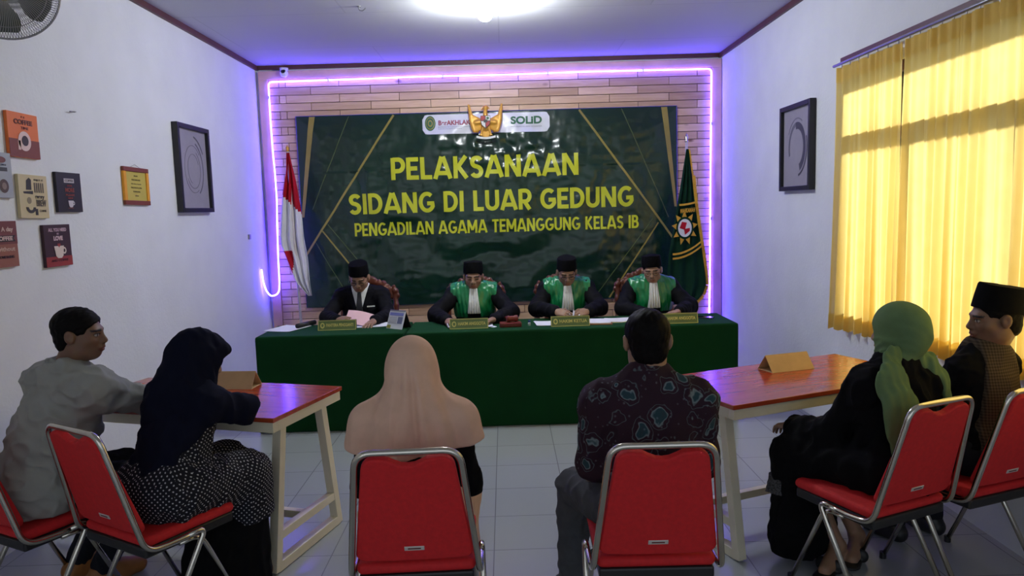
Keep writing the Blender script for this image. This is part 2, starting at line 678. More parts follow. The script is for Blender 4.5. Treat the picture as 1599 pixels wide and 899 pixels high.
class Vol:
    def __init__(s, lo, hi, h):
        s.lo = np.array(lo, float)
        s.h = h
        n = np.ceil((np.array(hi, float) - s.lo) / h).astype(int) + 1
        s.D = np.full(n, 5.0, np.float32)
        s.ax = [(s.lo[i] + h * np.arange(n[i])).astype(np.float32) for i in range(3)]

    def _blk(s, lo, hi):
        sl, cs = [], []
        for i in range(3):
            a = max(0, int((lo[i] - s.lo[i]) / s.h) - 1)
            b = min(s.D.shape[i], int((hi[i] - s.lo[i]) / s.h) + 3)
            if b <= a:
                return None, None
            sl.append(slice(a, b))
            sh = [1, 1, 1]
            sh[i] = b - a
            cs.append(s.ax[i][a:b].reshape(sh))
        return tuple(sl), cs

    def _merge(s, sl, d, k, op):
        D = s.D[sl]
        if op == 'sub':
            d = -d
            hh = np.maximum(k - np.abs(D - d), 0) / max(k, 1e-6)
            s.D[sl] = np.maximum(D, d) + hh * hh * k * 0.25
        else:
            hh = np.maximum(k - np.abs(D - d), 0) / max(k, 1e-6)
            s.D[sl] = np.minimum(D, d) - hh * hh * k * 0.25

    def cone(s, a, b, ra, rb, k=0.02, flat=None, op='add'):
        a, b = np.asarray(a, float), np.asarray(b, float)
        m = max(ra, rb) + k + 0.03
        sl, c = s._blk(np.minimum(a, b) - m, np.maximum(a, b) + m)
        if sl is None:
            return s
        ba = b - a
        L = float(ba @ ba) + 1e-12
        qx, qy, qz = c[0] - a[0], c[1] - a[1], c[2] - a[2]
        t = np.clip((qx * ba[0] + qy * ba[1] + qz * ba[2]) / L, 0, 1)
        qx, qy, qz = qx - t * ba[0], qy - t * ba[1], qz - t * ba[2]
        q2 = qx * qx + qy * qy + qz * qz
        if flat is not None:
            dv, f = nrm(flat[0]), flat[1]
            qd = qx * dv[0] + qy * dv[1] + qz * dv[2]
            q2 = q2 + qd * qd * (1 / f ** 2 - 1)
        d = np.sqrt(q2) - (ra + (rb - ra) * t)
        if flat is not None:
            d = d * 0.7
        s._merge(sl, d.astype(np.float32), k, op)
        return s

    def chain(s, pts, rs, k=0.02, **kw):
        for i in range(len(pts) - 1):
            s.cone(pts[i], pts[i + 1], rs[i], rs[i + 1], k, **kw)
        return s

    def ell(s, c, r, R=None, k=0.02, op='add'):
        c, r = np.asarray(c, float), np.asarray(r, float)
        m = r.max() + k + 0.03
        sl, g = s._blk(c - m, c + m)
        if sl is None:
            return s
        x, y, z = g[0] - c[0], g[1] - c[1], g[2] - c[2]
        if R is not None:
            x, y, z = (x * R[0, 0] + y * R[1, 0] + z * R[2, 0], x * R[0, 1] + y * R[1, 1] + z * R[2, 1], x * R[0, 2] + y * R[1, 2] + z * R[2, 2])
        k0 = np.sqrt((x / r[0]) ** 2 + (y / r[1]) ** 2 + (z / r[2]) ** 2)
        k1 = np.sqrt((x / r[0] ** 2) ** 2 + (y / r[1] ** 2) ** 2 + (z / r[2] ** 2) ** 2) + 1e-9
        d = k0 * (k0 - 1) / k1
        s._merge(sl, d.astype(np.float32), k, op)
        return s

    def rbox(s, c, half, rnd, R=None, k=0.01, op='add'):
        c, half = np.asarray(c, float), np.asarray(half, float)
        m = np.linalg.norm(half) + k + 0.03
        sl, g = s._blk(c - m, c + m)
        if sl is None:
            return s
        x, y, z = g[0] - c[0], g[1] - c[1], g[2] - c[2]
        if R is not None:
            x, y, z = (x * R[0, 0] + y * R[1, 0] + z * R[2, 0], x * R[0, 1] + y * R[1, 1] + z * R[2, 1], x * R[0, 2] + y * R[1, 2] + z * R[2, 2])
        ax, ay, az = np.abs(x) - half[0] + rnd, np.abs(y) - half[1] + rnd, np.abs(z) - half[2] + rnd
        d = np.sqrt(np.maximum(ax, 0) ** 2 + np.maximum(ay, 0) ** 2 + np.maximum(az, 0) ** 2) + np.minimum(np.maximum(ax, np.maximum(ay, az)), 0) - rnd
        s._merge(sl, d.astype(np.float32), k, op)
        return s

    def cut(s, p, n, k=0.0):
        """keep the side that n points away from"""
        n = nrm(n)
        p = np.asarray(p, float)
        d = ((s.ax[0] - p[0]) * n[0])[:, None, None] + ((s.ax[1] - p[1]) * n[1])[None, :, None] + ((s.ax[2] - p[2]) * n[2])[None, None, :]
        if k > 0:
            hh = np.maximum(k - np.abs(s.D - d), 0) / k
            s.D = (np.maximum(s.D, d) + hh * hh * k * 0.25).astype(np.float32)
        else:
            s.D = np.maximum(s.D, d).astype(np.float32)
        return s

    def disp(s, fn, band=0.03):
        idx = np.nonzero(np.abs(s.D) < band)
        p = np.stack([s.ax[i][idx[i]] for i in range(3)], 1).astype(float)
        s.D[idx] += fn(p).astype(np.float32)
        return s

    def mesh(s, smooth=1):
        D = s.D
        ins = D < 0
        nx, ny, nz = D.shape
        cnt = np.zeros((nx - 1, ny - 1, nz - 1), np.int8)
        offs = [(i, j, k) for i in (0, 1) for j in (0, 1) for k in (0, 1)]
        for i, j, k in offs:
            cnt += ins[i:nx - 1 + i, j:ny - 1 + j, k:nz - 1 + k]
        act = (cnt > 0) & (cnt < 8)
        ci = np.nonzero(act)
        n = len(ci[0])
        vals = {o: D[ci[0] + o[0], ci[1] + o[1], ci[2] + o[2]].astype(float) for o in offs}
        acc = np.zeros((n, 3))
        w = np.zeros(n)
        for a in offs:
            for ax in range(3):
                if a[ax] == 0:
                    b = list(a)
                    b[ax] = 1
                    b = tuple(b)
                    va, vb = vals[a], vals[b]
                    m = (va < 0) != (vb < 0)
                    t = np.where(m, va / np.where(m, va - vb, 1), 0)
                    p = np.tile(np.array(a, float), (n, 1))
                    p[:, ax] = t
                    acc[m] += p[m]
                    w[m] += 1
        vert = s.lo + s.h * (np.stack(ci, 1) + acc / w[:, None])
        idm = np.full(act.shape, -1, np.int32)
        idm[ci] = np.arange(n)
        quads = []
        for ax in range(3):
            o1, o2 = [(1, 2), (2, 0), (0, 1)][ax]
            sla = [slice(1, -1)] * 3
            sla[ax] = slice(0, -1)
            slb = [slice(1, -1)] * 3
            slb[ax] = slice(1, None)
            A, B = ins[tuple(sla)], ins[tuple(slb)]
            e = np.nonzero(A != B)
            if len(e[0]) == 0:
                continue
            base = [e[i] + (0 if i == ax else 1) for i in range(3)]

            def cell(d1, d2):
                q = list(base)
                q[o1] = q[o1] + d1
                q[o2] = q[o2] + d2
                return idm[tuple(q)]
            q = np.stack([cell(-1, -1), cell(0, -1), cell(0, 0), cell(-1, 0)], 1)
            fl = ~A[e]
            q[fl] = q[fl][:, ::-1]
            quads.append(q)
        q = np.concatenate(quads)
        q = q[(q >= 0).all(1)]
        for _ in range(smooth):
            s2 = np.zeros_like(vert)
            c2 = np.zeros(n)
            for a, b in ((0, 1), (1, 2), (2, 3), (3, 0)):
                np.add.at(s2, q[:, a], vert[q[:, b]])
                np.add.at(c2, q[:, a], 1)
                np.add.at(s2, q[:, b], vert[q[:, a]])
                np.add.at(c2, q[:, b], 1)
            vert = vert * 0.5 + 0.5 * s2 / np.maximum(c2, 1)[:, None]
        return vert, q


def np_object(name, vert, quads, m, parent=None, origin=(0, 0, 0), color=None, boxuv=False):
    vert = vert - np.array(origin)
    me = bpy.data.meshes.new(name)
    n, f = len(vert), len(quads)
    me.vertices.add(n)
    me.vertices.foreach_set('co', vert.astype(np.float32).ravel())
    me.loops.add(f * 4)
    me.loops.foreach_set('vertex_index', quads.astype(np.int32).ravel())
    me.polygons.add(f)
    me.polygons.foreach_set('loop_start', np.arange(0, f * 4, 4, dtype=np.int32))
    me.polygons.foreach_set('use_smooth', np.ones(f, bool))
    me.update(calc_edges=True)
    me.validate()
    if color is not None:
        ca = me.color_attributes.new('Col', 'FLOAT_COLOR', 'POINT')
        ca.data.foreach_set('color', np.concatenate([color, np.ones((n, 1))], 1).astype(np.float32).ravel())
    if boxuv:
        uv = me.uv_layers.new(name='UVMap')
        p = vert[quads]
        nn = np.cross(p[:, 2] - p[:, 0], p[:, 3] - p[:, 1])
        ax = np.abs(nn * np.array([1.0, 1.0, 0.9])).argmax(1)
        u = np.where((ax == 0)[:, None], p[:, :, 1], p[:, :, 0])
        v = np.where((ax == 2)[:, None], p[:, :, 1], p[:, :, 2])
        uv.data.foreach_set('uv', np.stack([u, v], 2).astype(np.float32).ravel())
    me.materials.append(m)
    o = bpy.data.objects.new(name, me)
    return link(o, parent)


def vol_object(name, v, m, parent, origin=(0, 0, 0), smooth=1, **kw):
    a, q = v.mesh(smooth)
    return np_object(name, a, q, m, parent, origin, **kw)


# ================================================================== THE ROOM
def struct(o):
    o['kind'] = 'structure'
    return o


T = 0.12
struct(MB().box((XL - T, YF, -0.1), (XR + T, YB + T, 0)).build('floor', M_FLOOR))
struct(MB().box((XL - T, YF, ZC), (XR + T, YB + T, ZC + 0.1)).build('ceiling', M_CEIL))
struct(MB().box((XL - T, YF, 0), (XL, YB + T, ZC)).build('wall_left', M_WALL))
struct(MB().box((XL, YB, 0), (XR, YB + T, ZC)).build('wall_back', M_WALL))
WY0, WY1, WZ0, WZ1 = 2.46, 5.02, 0.86, 2.47
wr = MB()
wr.box((XR, YF, 0), (XR + T, WY0, ZC)).box((XR, WY1, 0), (XR + T, YB + T, ZC))
wr.box((XR, WY0, 0), (XR + T, WY1, WZ0)).box((XR, WY0, WZ1), (XR + T, WY1, ZC))
struct(wr.build('wall_right', M_WALL))
# window: wooden frame with a transom and mullions, glass panes
win = struct(thing('window_1', 'wide wooden window behind the yellow curtains', 'window'))
for k in ('label', 'category'):
    del win[k]
wf = MB()
xa, xb = XR + 0.02, XR + 0.08
for y in (WY0, WY1 - 0.06):
    wf.box((xa, y, WZ0), (xb, y + 0.06, WZ1))
for z in (WZ0, WZ1 - 0.06):
    wf.box((xa, WY0 + 0.06, z), (xb, WY1 - 0.06, z + 0.06))
wf.box((xa - 0.01, WY0 + 0.06, 2.02), (xb, WY1 - 0.06, 2.11))
for i in (1, 2):
    y = WY0 + (WY1 - WY0) * i / 3
    wf.box((xa, y - 0.03, WZ0 + 0.06), (xb, y + 0.03, 2.02))
struct(wf.build('window_frame', M_TRIM, win))
struct(MB().box((xa + 0.03, WY0 + 0.05, WZ0 + 0.05), (xa + 0.034, WY1 - 0.05, WZ1 - 0.05)).build('glass', M_GLASS, win))
# brown trim where the walls meet the ceiling
struct(MB().box((XL, YF, ZC - 0.045), (XL + 0.025, YB, ZC)).build('trim_1', M_TRIM))
struct(MB().box((XL + 0.025, YB - 0.025, ZC - 0.04), (XR - 0.025, YB, ZC)).build('trim_2', M_TRIM))
struct(MB().box((XR - 0.025, YF, ZC - 0.045), (XR, YB, ZC)).build('trim_3', M_TRIM))

# ------------------------------------------------------------------ plank cladding on the back wall
clad = thing('plank_cladding', 'pine plank cladding with a board frame covering the back wall', 'wall cladding', (0, YB, 0))
YP = YB - 0.042
fx0, fx1, ftop = -2.44, 2.235, 3.085
mb = MB()
row = 0.082
k = 0
z = ftop
while z > 0.02:
    z0 = max(0.0, z - row)
    off = -1.70 if k % 2 == 0 else -1.37
    js = [fx0] + [off + 0.63 * i for i in range(-2, 8) if fx0 + 0.05 < off + 0.63 * i < fx1 - 0.05]
    if k % 2 == 0:
        js.insert(1, -2.26)
    js = sorted(set(js)) + [fx1]
    js = [j for i, j in enumerate(js) if i == 0 or j - js[i - 1] > 0.06]
    for a, b in zip(js[:-1], js[1:]):
        d = random.uniform(0, 0.003)
        mb.box((a + 0.003, YP + 0.002 - d, z0 + 0.0035), (b - 0.003, YB - 0.012, z - 0.0035), Matrix.Translation((0, -YB, 0)))
    z -= row
    k += 1
mb.build('plank_field', M_PLANK, clad)
MB().box((fx0, -0.011, 0), (fx1, -0.001, ftop)).build('backing', M_TRIM, clad)
MB().box((-2.535, -0.06, 0), (fx0, -0.001, ftop)).build('frame_board', M_FRAMEWOOD, clad, bevel=0.004)
MB().box((fx1, -0.06, 0), (2.334, -0.001, ftop)).build('frame_board', M_FRAMEWOOD, clad, bevel=0.004)
MB().box((-2.535, -0.06, ftop), (2.334, -0.001, 3.172)).build('frame_board', M_FRAMEWOOD, clad, bevel=0.004)

# ------------------------------------------------------------------ rope light
M_LED = emit_mat('violet_led', (0.085, 0.05, 1.0, 1), LED_E)
led = thing('rope_light', 'glowing violet LED rope light framing the plank wall, its loose end looping on the left', 'rope light', (0, YB, 0))
yl = 7.918
pts = [(2.19, yl, 0.06), (2.205, yl, 1.0), (2.212, yl, 2.0), (2.222, yl, 3.066), (0.9, yl, 3.072), (0.1, yl, 3.066), (-0.9, yl, 3.070), (-1.7, yl, 3.062),
       (-2.426, yl, 3.058), (-2.428, yl, 2.585), (-2.421, yl - .01, 2.318), (-2.408, yl - .03, 2.117), (-2.403, yl - .04, 1.847), (-2.415, yl - .04, 1.576),
       (-2.424, yl - .05, 1.234), (-2.424, yl - .06, 0.957), (-2.424, 7.83, 0.870), (-2.437, 7.79, 0.836), (-2.492, 7.76, 0.820), (-2.532, 7.735, 0.885),
       (-2.548, 7.71, 0.985), (-2.55, 7.69, 1.115)]
MB().tube([(p[0], p[1] - YB, p[2]) for p in fillet(pts, 0.04, 4)], 0.0085, 8).build('light_tube', M_LED, led, smooth=True)
for x, z in ((-2.43, 2.9), (-1.8, 3.064), (-0.6, 3.068), (0.5, 3.069), (1.5, 3.070), (2.222, 2.5), (2.214, 1.5)):
    MB().box((x - 0.006, -0.088, z - 0.016), (x + 0.006, -0.0602, z + 0.016)).build('clip', M_WHITEPLASTIC, led)

# ------------------------------------------------------------------ ceiling lamp
lamp = thing('ceiling_lamp', 'bright white bulb lamp on the ceiling above the judges', 'lamp', (-0.10, 5.72, ZC))
MB().lathe([(0.0, -0.05), (0.05, -0.05), (0.062, -0.03), (0.065, -0.001), (0.0, -0.001)], 24).build('lamp_holder', M_WHITEPLASTIC, lamp, smooth=True)
M_BULB = emit_mat('bulb_light', (0.92, 0.97, 1.0, 1), LAMP_E)
MB().lathe([(0.0, -0.16), (0.03, -0.155), (0.052, -0.135), (0.06, -0.105), (0.05, -0.075), (0.03, -0.05), (0.0, -0.05)], 20).build('bulb', M_BULB, lamp, smooth=True)
hk = thing('ceiling_hook', 'small dark hook stuck in the ceiling left of the lamp', 'hook', (-1.06, 5.82, ZC))
MB().tube(fillet([(0, 0, 0), (0, 0, -0.03), (0.03, 0, -0.035), (0.05, 0.0, -0.015)], 0.012, 3), 0.004, 6).build('hook_wire', M_METALGREY, hk)
MB().lathe([(0, -0.006), (0.014, -0.006), (0.014, 0), (0, 0)], 12).build('hook_plate', M_METALGREY, hk)

# ------------------------------------------------------------------ security camera
cctv = thing('security_camera', 'white dome security camera under the ceiling at the back left corner', 'camera', (-2.25, 7.90, ZC - 0.041))
MB().lathe([(0, -0.035), (0.03, -0.033), (0.042, -0.02), (0.045, 0.0), (0, 0.0)], 24).build('mount', M_WHITEPLASTIC, cctv, smooth=True)
Ms = Matrix.Translation((0.0, -0.005, -0.055)) @ Matrix.Rotation(math.radians(62), 4, 'X')
MB().lathe([(0.0, -0.04), (0.025, -0.035), (0.04, -0.015), (0.042, 0.01), (0.03, 0.035), (0.0, 0.042)], 24, Ms).build('ball', M_WHITEPLASTIC, cctv, smooth=True)
MB().lathe([(0.0, 0.046), (0.018, 0.044), (0.025, 0.036), (0.0, 0.03)], 20, Ms).build('lens', M_LENS, cctv, smooth=True)

# ------------------------------------------------------------------ banner
BX0, BX1, BZ0, BZ1 = -2.17, 1.86, 0.665, 2.70
_w1, _w2, _w3 = Waves(3, 0.62, 12), Waves(5, 0.20, 18), Waves(9, 0.08, 18)


def banner_y(x, z):
    x = np.asarray(x, float)
    z = np.asarray(z, float)
    p = np.stack([x.ravel(), 0 * x.ravel(), z.ravel()], 1)
    # sag folds radiating from the emblem in the middle and from the corners
    dx, dz = p[:, 0] + 0.17, p[:, 2] - 2.75
    ang, rad = np.arctan2(dx, -dz + 0.05), np.sqrt(dx * dx + dz * dz)
    fold = np.sin(ang * 11 + 2.0 * np.sin(rad * 2.1)) * 0.007 * np.exp(-((rad - 0.8) / 0.75) ** 2)
    cx, cz = p[:, 0] + 0.2, p[:, 2] - 2.3
    r2 = np.sqrt((cx * 0.85) ** 2 + cz * cz)
    sag = np.sin(r2 * 17 + _w1(p) * 0.9) * 0.009 * np.exp(-((r2 - 1.25) / 0.42) ** 2) * (cz < -0.2)
    edge = np.clip(np.minimum.reduce([p[:, 0] - BX0, BX1 - p[:, 0], (p[:, 2] - BZ0) + 0.1, BZ1 - p[:, 2]]) / 0.25, 0, 1)
    d = _w1(p) * 0.006 + _w2(p) * 0.0017 + _w3(p) * 0.0007 + fold * 1.2 + sag * 1.25
    d = d + (_w2(p) * 0.0042 + _w3(p) * 0.0012) * np.exp(-((p[:, 0] - 0.10) / 0.62) ** 2 - ((p[:, 2] - 2.28) / 0.26) ** 2)
    return (YP - 0.022 - 0.020 * edge + d * (0.25 + 0.75 * edge)).reshape(x.shape)


ban = thing('banner', 'large dark green vinyl banner with yellow lettering hung on the plank wall', 'banner', (0, YB, 0))


def banner_patch(name, pts_grid, m, lift):
    """pts_grid: array rows x cols x 2 of (x, z) on the banner"""
    g = np.asarray(pts_grid, float)
    y = banner_y(g[:, :, 0], g[:, :, 1]) - lift
    r, c = g.shape[:2]
    v = np.stack([g[:, :, 0], y, g[:, :, 1]], 2).reshape(-1, 3)
    i = np.arange(r * c).reshape(r, c)
    q = np.stack([i[:-1, :-1], i[:-1, 1:], i[1:, 1:], i[1:, :-1]], 2).reshape(-1, 4)
    return v, q


gx, gz = np.meshgrid(np.linspace(BX0, BX1, 300), np.linspace(BZ0, BZ1, 170))
v, q = banner_patch('sheet', np.stack([gx, gz], 2), M_BANNER, 0)
sheet = np_object('sheet', v, q, M_BANNER, ban, (0, YB, 0))
sm = sheet.modifiers.new('thickness', 'SOLIDIFY')
sm.thickness = 0.0012
sm.offset = -1


def ribbon(pts, w, step=0.03, cross=2):
    """flat strip along a 2-D polyline with mitred joints -> grid rows"""
    P = [np.array(p, float) for p in pts]
    P = [P[0]] + [b for a, b in zip(P[:-1], P[1:]) if np.linalg.norm(b - a) > 1e-4]
    Q = [P[0]]
    for a, b in zip(P[:-1], P[1:]):
        n = max(1, int(np.linalg.norm(b - a) / step))
        Q += [a + (b - a) * (i + 1) / n for i in range(n)]
    Q = np.array(Q)
    L = []
    for i in range(len(Q)):
        t0 = nrm(Q[i] - Q[i - 1]) if i > 0 else nrm(Q[1] - Q[0])
        t1 = nrm(Q[i + 1] - Q[i]) if i < len(Q) - 1 else t0
        n0, n1 = np.array([-t0[1], t0[0]]), np.array([-t1[1], t1[0]])
        m = nrm(n0 + n1)
        m = m / max(0.45, m @ n0)
        L.append([Q[i] + m * w * (j / cross - 0.5) for j in range(cross + 1)])
    return np.array(L)


class Patches:
    def __init__(s):
        s.v, s.q, s.n = [], [], 0

    def put(s, grid, lift):
        v, q = banner_patch('', grid, None, lift)
        s.v.append(v)
        s.q.append(q + s.n)
        s.n += len(v)

    def build(s, name, m):
        q = np.concatenate(s.q)
        v = np.concatenate(s.v)
        nn = np.cross(v[q[:, 2]] - v[q[:, 0]], v[q[:, 3]] - v[q[:, 1]])
        q[nn[:, 1] > 0] = q[nn[:, 1] > 0][:, ::-1]
        return np_object(name, v, q, m, ban, (0, YB, 0))


def strip(name, pts, w, m, lift=0.0015):
    p = Patches()
    p.put(ribbon(pts, w, 0.03, 2), lift)
    return p.build(name, m)


wb = np.linspace(0, 1, 40)
for name, tl, tr, bl, br in (('gold_band', -2.025, -1.964, -2.165, -2.135), ('gold_band', 1.691, 1.755, 1.826, 1.852)):
    p = Patches()
    zs = BZ1 - 0.01 - wb * 1.05
    L = np.stack([tl + (bl - tl) * wb, zs], 1)
    Rr = np.stack([tr + (br - tr) * wb, zs], 1)
    p.put(np.stack([L, (L + Rr) / 2, Rr], 1), 0.0015)
    p.build(name, M_BANNERGOLD)
for pts, w, m in (([(-1.135, 2.685), (-2.131, 1.244)], 0.022, M_BANNERGOLD), ([(-1.608, 2.685), (-2.04, 1.72)], 0.009, M_BANNERTHIN),
                  ([(-1.946, 1.49), (-1.40, 0.76)], 0.016, M_BANNERGOLD), ([(-1.888, 1.559), (-1.58, 1.16)], 0.010, M_BANNERTHIN),
                  ([(-2.021, 1.365), (-1.66, 0.69)], 0.008, M_BANNERTHIN), ([(0.822, 2.685), (1.84, 1.26)], 0.022, M_BANNERGOLD),
                  ([(1.27, 2.685), (1.76, 1.53)], 0.010, M_BANNERTHIN), ([(1.647, 1.475), (1.11, 0.68)], 0.016, M_BANNERGOLD),
                  ([(1.592, 1.525), (0.951, 0.69)], 0.010, M_BANNERTHIN)):
    strip('gold_line', pts, w, m)


def arc(cx, cy, rx, ry, a0, a1, n=14):
    return [(cx + rx * math.cos(math.radians(a0 + (a1 - a0) * i / n)), cy + ry * math.sin(math.radians(a0 + (a1 - a0) * i / n))) for i in range(n + 1)]


def glyph(c):
    """stroke centre lines of a heavy rounded capital in a box w x 1"""
    if c == 'A':
        w = 0.82
        return w, [[(0.06, 0), (w / 2 - 0.03, 1)], [(w / 2 + 0.03, 1), (w - 0.06, 0)], [(0.2, 0.26), (w - 0.2, 0.26)]]
    if c in 'PRB':
        w = 0.62
        bowl = [(0.1, 0.92), (0.34, 0.92)] + arc(0.34, 0.66, 0.22, 0.26, 90, -90) + [(0.1, 0.40)]
        st = [[(0.1, 0), (0.1, 1)], bowl]
        if c == 'R':
            st.append([(0.28, 0.42), (0.55, 0)])
        if c == 'B':
            st[1] = [(0.1, 0.92), (0.32, 0.92)] + arc(0.32, 0.72, 0.18, 0.20, 90, -90) + [(0.1, 0.52)]
            st.append([(0.1, 0.52), (0.34, 0.52)] + arc(0.34, 0.30, 0.21, 0.22, 90, -90) + [(0.1, 0.08)])
        return w, st
    if c == 'E':
        return 0.56, [[(0.1, 0), (0.1, 1)], [(0.1, 0.91), (0.56, 0.91)], [(0.1, 0.5), (0.5, 0.5)], [(0.1, 0.09), (0.56, 0.09)]]
    if c == 'L':
        return 0.52, [[(0.1, 0), (0.1, 1)], [(0.1, 0.09), (0.52, 0.09)]]
    if c == 'K':
        return 0.68, [[(0.1, 0), (0.1, 1)], [(0.58, 1), (0.18, 0.48)], [(0.22, 0.55), (0.6, 0)]]
    if c == 'S':
        return 0.60, [arc(0.31, 0.715, 0.205, 0.19, 25, 200, 10) + arc(0.31, 0.70, 0.2, 0.185, 200, 268, 5)[1:] + arc(0.29, 0.295, 0.21, 0.205, 88, -20, 8)[1:] + arc(0.29, 0.285, 0.21, 0.20, -20, -155, 10)[1:]]
    if c == 'N':
        return 0.74, [[(0.1, 0), (0.1, 1)], [(0.12, 0.97), (0.62, 0.03)], [(0.64, 0), (0.64, 1)]]
    if c == 'I':
        return 0.22, [[(0.11, 0), (0.11, 1)]]
    if c == 'D':
        return 0.72, [[(0.1, 0), (0.1, 1)], [(0.1, 0.91), (0.28, 0.91)] + arc(0.28, 0.5, 0.34, 0.41, 90, -90, 18) + [(0.1, 0.09)]]
    if c == 'G':
        return 0.78, [arc(0.42, 0.5, 0.32, 0.41, 48, 330, 22) + [(0.69, 0.44)], [(0.42, 0.44), (0.78, 0.44)]]
    if c == 'U':
        return 0.70, [[(0.1, 1), (0.1, 0.36)] + arc(0.35, 0.34, 0.25, 0.25, 180, 360, 16) + [(0.6, 0.36), (0.6, 1)]]
    if c == 'M':
        return 0.90, [[(0.1, 0), (0.1, 1)], [(0.12, 0.96), (0.45, 0.22)], [(0.45, 0.22), (0.78, 0.96)], [(0.80, 0), (0.80, 1)]]
    if c == 'T':
        return 0.60, [[(0.3, 0), (0.3, 1)], [(0.0, 0.91), (0.6, 0.91)]]
    return 0.32, []


def banner_line(txt, x0, x1, z0, z1):
    x, gl = 0.0, []
    for c in txt:
        w, st = glyph(c)
        gl.append((x, st))
        x += w + 0.075
    s = (x1 - x0) / (x - 0.075)
    H = z1 - z0
    p = Patches()
    lift = 0.0022
    for gx_, st in gl:
        for pl in st:
            pts = [(x0 + (gx_ + a) * s, z0 + b * H) for a, b in pl]
            p.put(ribbon(pts, 0.195 * min(H, s * 1.02), 0.025, 2), lift)
            lift = 0.0022 + (lift - 0.0022 + 0.00012) % 0.0005
    return p.build('lettering', M_YELLOWTEXT)


banner_line('PELAKSANAAN', -1.187, 0.802, 2.005, 2.237)
banner_line('SIDANG DI LUAR GEDUNG', -1.650, 1.380, 1.655, 1.872)
banner_line('PENGADILAN AGAMA TEMANGGUNG KELAS IB', -1.604, 1.433, 1.422, 1.562)

# printed logo plate
M_PLATE = mat('printed_white', (0.72, 0.72, 0.76, 1), 0.3, var=0.03, spec=0.5)
M_PRINTRED = mat('printed_dark_red', srgb(150, 36, 58), 0.5)
M_PRINTGREEN = mat('printed_green', srgb(28, 96, 58), 0.5)
M_PRINTGREY = mat('printed_grey', srgb(120, 120, 128), 0.5)
p = Patches()
px0, px1, pz0, pz1, rr = -0.834, 0.508, 2.470, 2.675, 0.05
rows = []
for t in np.linspace(0, 1, 50):
    xx = px0 + (px1 - px0) * t
    e = min(xx - px0, px1 - xx)
    ins = rr - math.sqrt(max(0, rr * rr - (rr - e) ** 2)) if e < rr else 0
    rows.append([(xx, pz0 + ins + (pz1 - pz0 - 2 * ins) * j / 8) for j in range(9)])
p.put(np.array(rows), 0.0016)
p.build('logo_plate', M_PLATE)


def banner_text(body, x, z, w, h, m, off=0.0):
    o = text('lettering', body, 0.1, m, frame_M((0, 0, 0), (1, 0, 0), (0, 0, 1)), ban, off, w, h, extrude=0.0)
    co = np.array([v.co[:] for v in o.data.vertices])
    y = banner_y(co[:, 0] + x, co[:, 2] + z) - 0.0045
    for i, vv in enumerate(o.data.vertices):
        vv.co = (co[i, 0] + x, y[i] - YB, co[i, 2] + z)
    return o


def banner_disc(name, x, z, rx, rz, m, lift, a0=0, a1=360, inner=0.0):
    p = Patches()
    th = np.radians(np.linspace(a0, a1, 33))
    p.put(np.array([[(x + rx * (inner + (1 - inner) * j / 3) * math.cos(t), z + rz * (inner + (1 - inner) * j / 3) * math.sin(t)) for j in range(4)] for t in th]), lift)
    return p.build(name, m)


banner_disc('round_emblem', -0.752, 2.585, 0.056, 0.078, M_PRINTGREEN, 0.0026)
banner_disc('emblem_ring', -0.752, 2.585, 0.046, 0.065, M_BANNERGOLD, 0.0032, inner=0.86)
banner_disc('emblem_ring', -0.752, 2.585, 0.026, 0.036, M_BANNERGOLD, 0.0032, inner=0.6)
banner_text('BerAKHLAK', -0.500, 2.585, 0.34, 0.052, M_PRINTRED, 0.003)
banner_text('BERORIENTASI PELAYANAN AKUNTABEL KOMPETEN', -0.500, 2.543, 0.34, 0.010, M_PRINTGREY)
banner_text('HARMONIS LOYAL ADAPTIF KOLABORATIF', -0.545, 2.524, 0.25, 0.010, M_PRINTGREY)
banner_text('SOLiD', 0.262, 2.590, 0.33, 0.082, M_PRINTGREEN, 0.004)
banner_text('PENGADILAN AGAMA', 0.262, 2.527, 0.33, 0.012, M_PRINTGREY)

# ------------------------------------------------------------------ eagle emblem
M_WHITEPAINT = mat('white_paint', (0.75, 0.74, 0.7, 1), 0.5)
M_REDPAINT = mat('red_paint', srgb(170, 32, 32), 0.5)
M_BLACKPAINT = mat('black_paint', (0.02, 0.02, 0.02, 1), 0.5)
M_GREENPAINT = mat('green_paint', srgb(30, 90, 50), 0.5)
eag = thing('eagle_emblem', 'golden spread-winged eagle emblem with a shield at the top middle of the banner', 'emblem', (-0.166, 7.845, 2.58))
for sgn in (-1, 1):
    v = Vol((-0.24, -0.06, -0.2), (0.24, 0.06, 0.24), 0.005)
    for i in range(9):      # feathers fan from the shoulder
        t = i / 8
        a = Vector((sgn * (0.045 + 0.02 * t), 0, -0.075 + 0.085 * (1 - t)))
        b = Vector((sgn * (0.172 - 0.085 * t ** 1.6), 0.004, 0.172 - 0.275 * t))
        mid = (a + b) / 2 + Vector((sgn * 0.040, -0.012, -0.035 * (1 - t)))
        v.chain([np.array(a), np.array(mid), np.array(b)], [0.018, 0.024, 0.013], 0.004, flat=((0, 1, 0), 0.5))
    v.cone((sgn * 0.03, 0, 0.0), (sgn * 0.10, -0.01, -0.01), 0.026, 0.022, 0.02)
    vol_object('wing', v, M_GOLD, eag)
v = Vol((-0.15, -0.1, -0.24), (0.15, 0.06, 0.2), 0.005)
v.ell((0, -0.004, -0.02), (0.05, 0.034, 0.085)).cone((0, -0.01, 0.05), (0.0, -0.015, 0.125), 0.026, 0.021)
v.ell((0.006, -0.02, 0.142), (0.026, 0.022, 0.024)).cone((0.022, -0.02, 0.142), (0.048, -0.022, 0.128), 0.010, 0.003, 0.01)
for i in range(5):
    v.cone((0, 0, 0.155), (-0.02 - 0.006 * i, 0, 0.165 - 0.012 * i), 0.008, 0.004, 0.006)
vol_object('body', v, M_GOLD, eag)
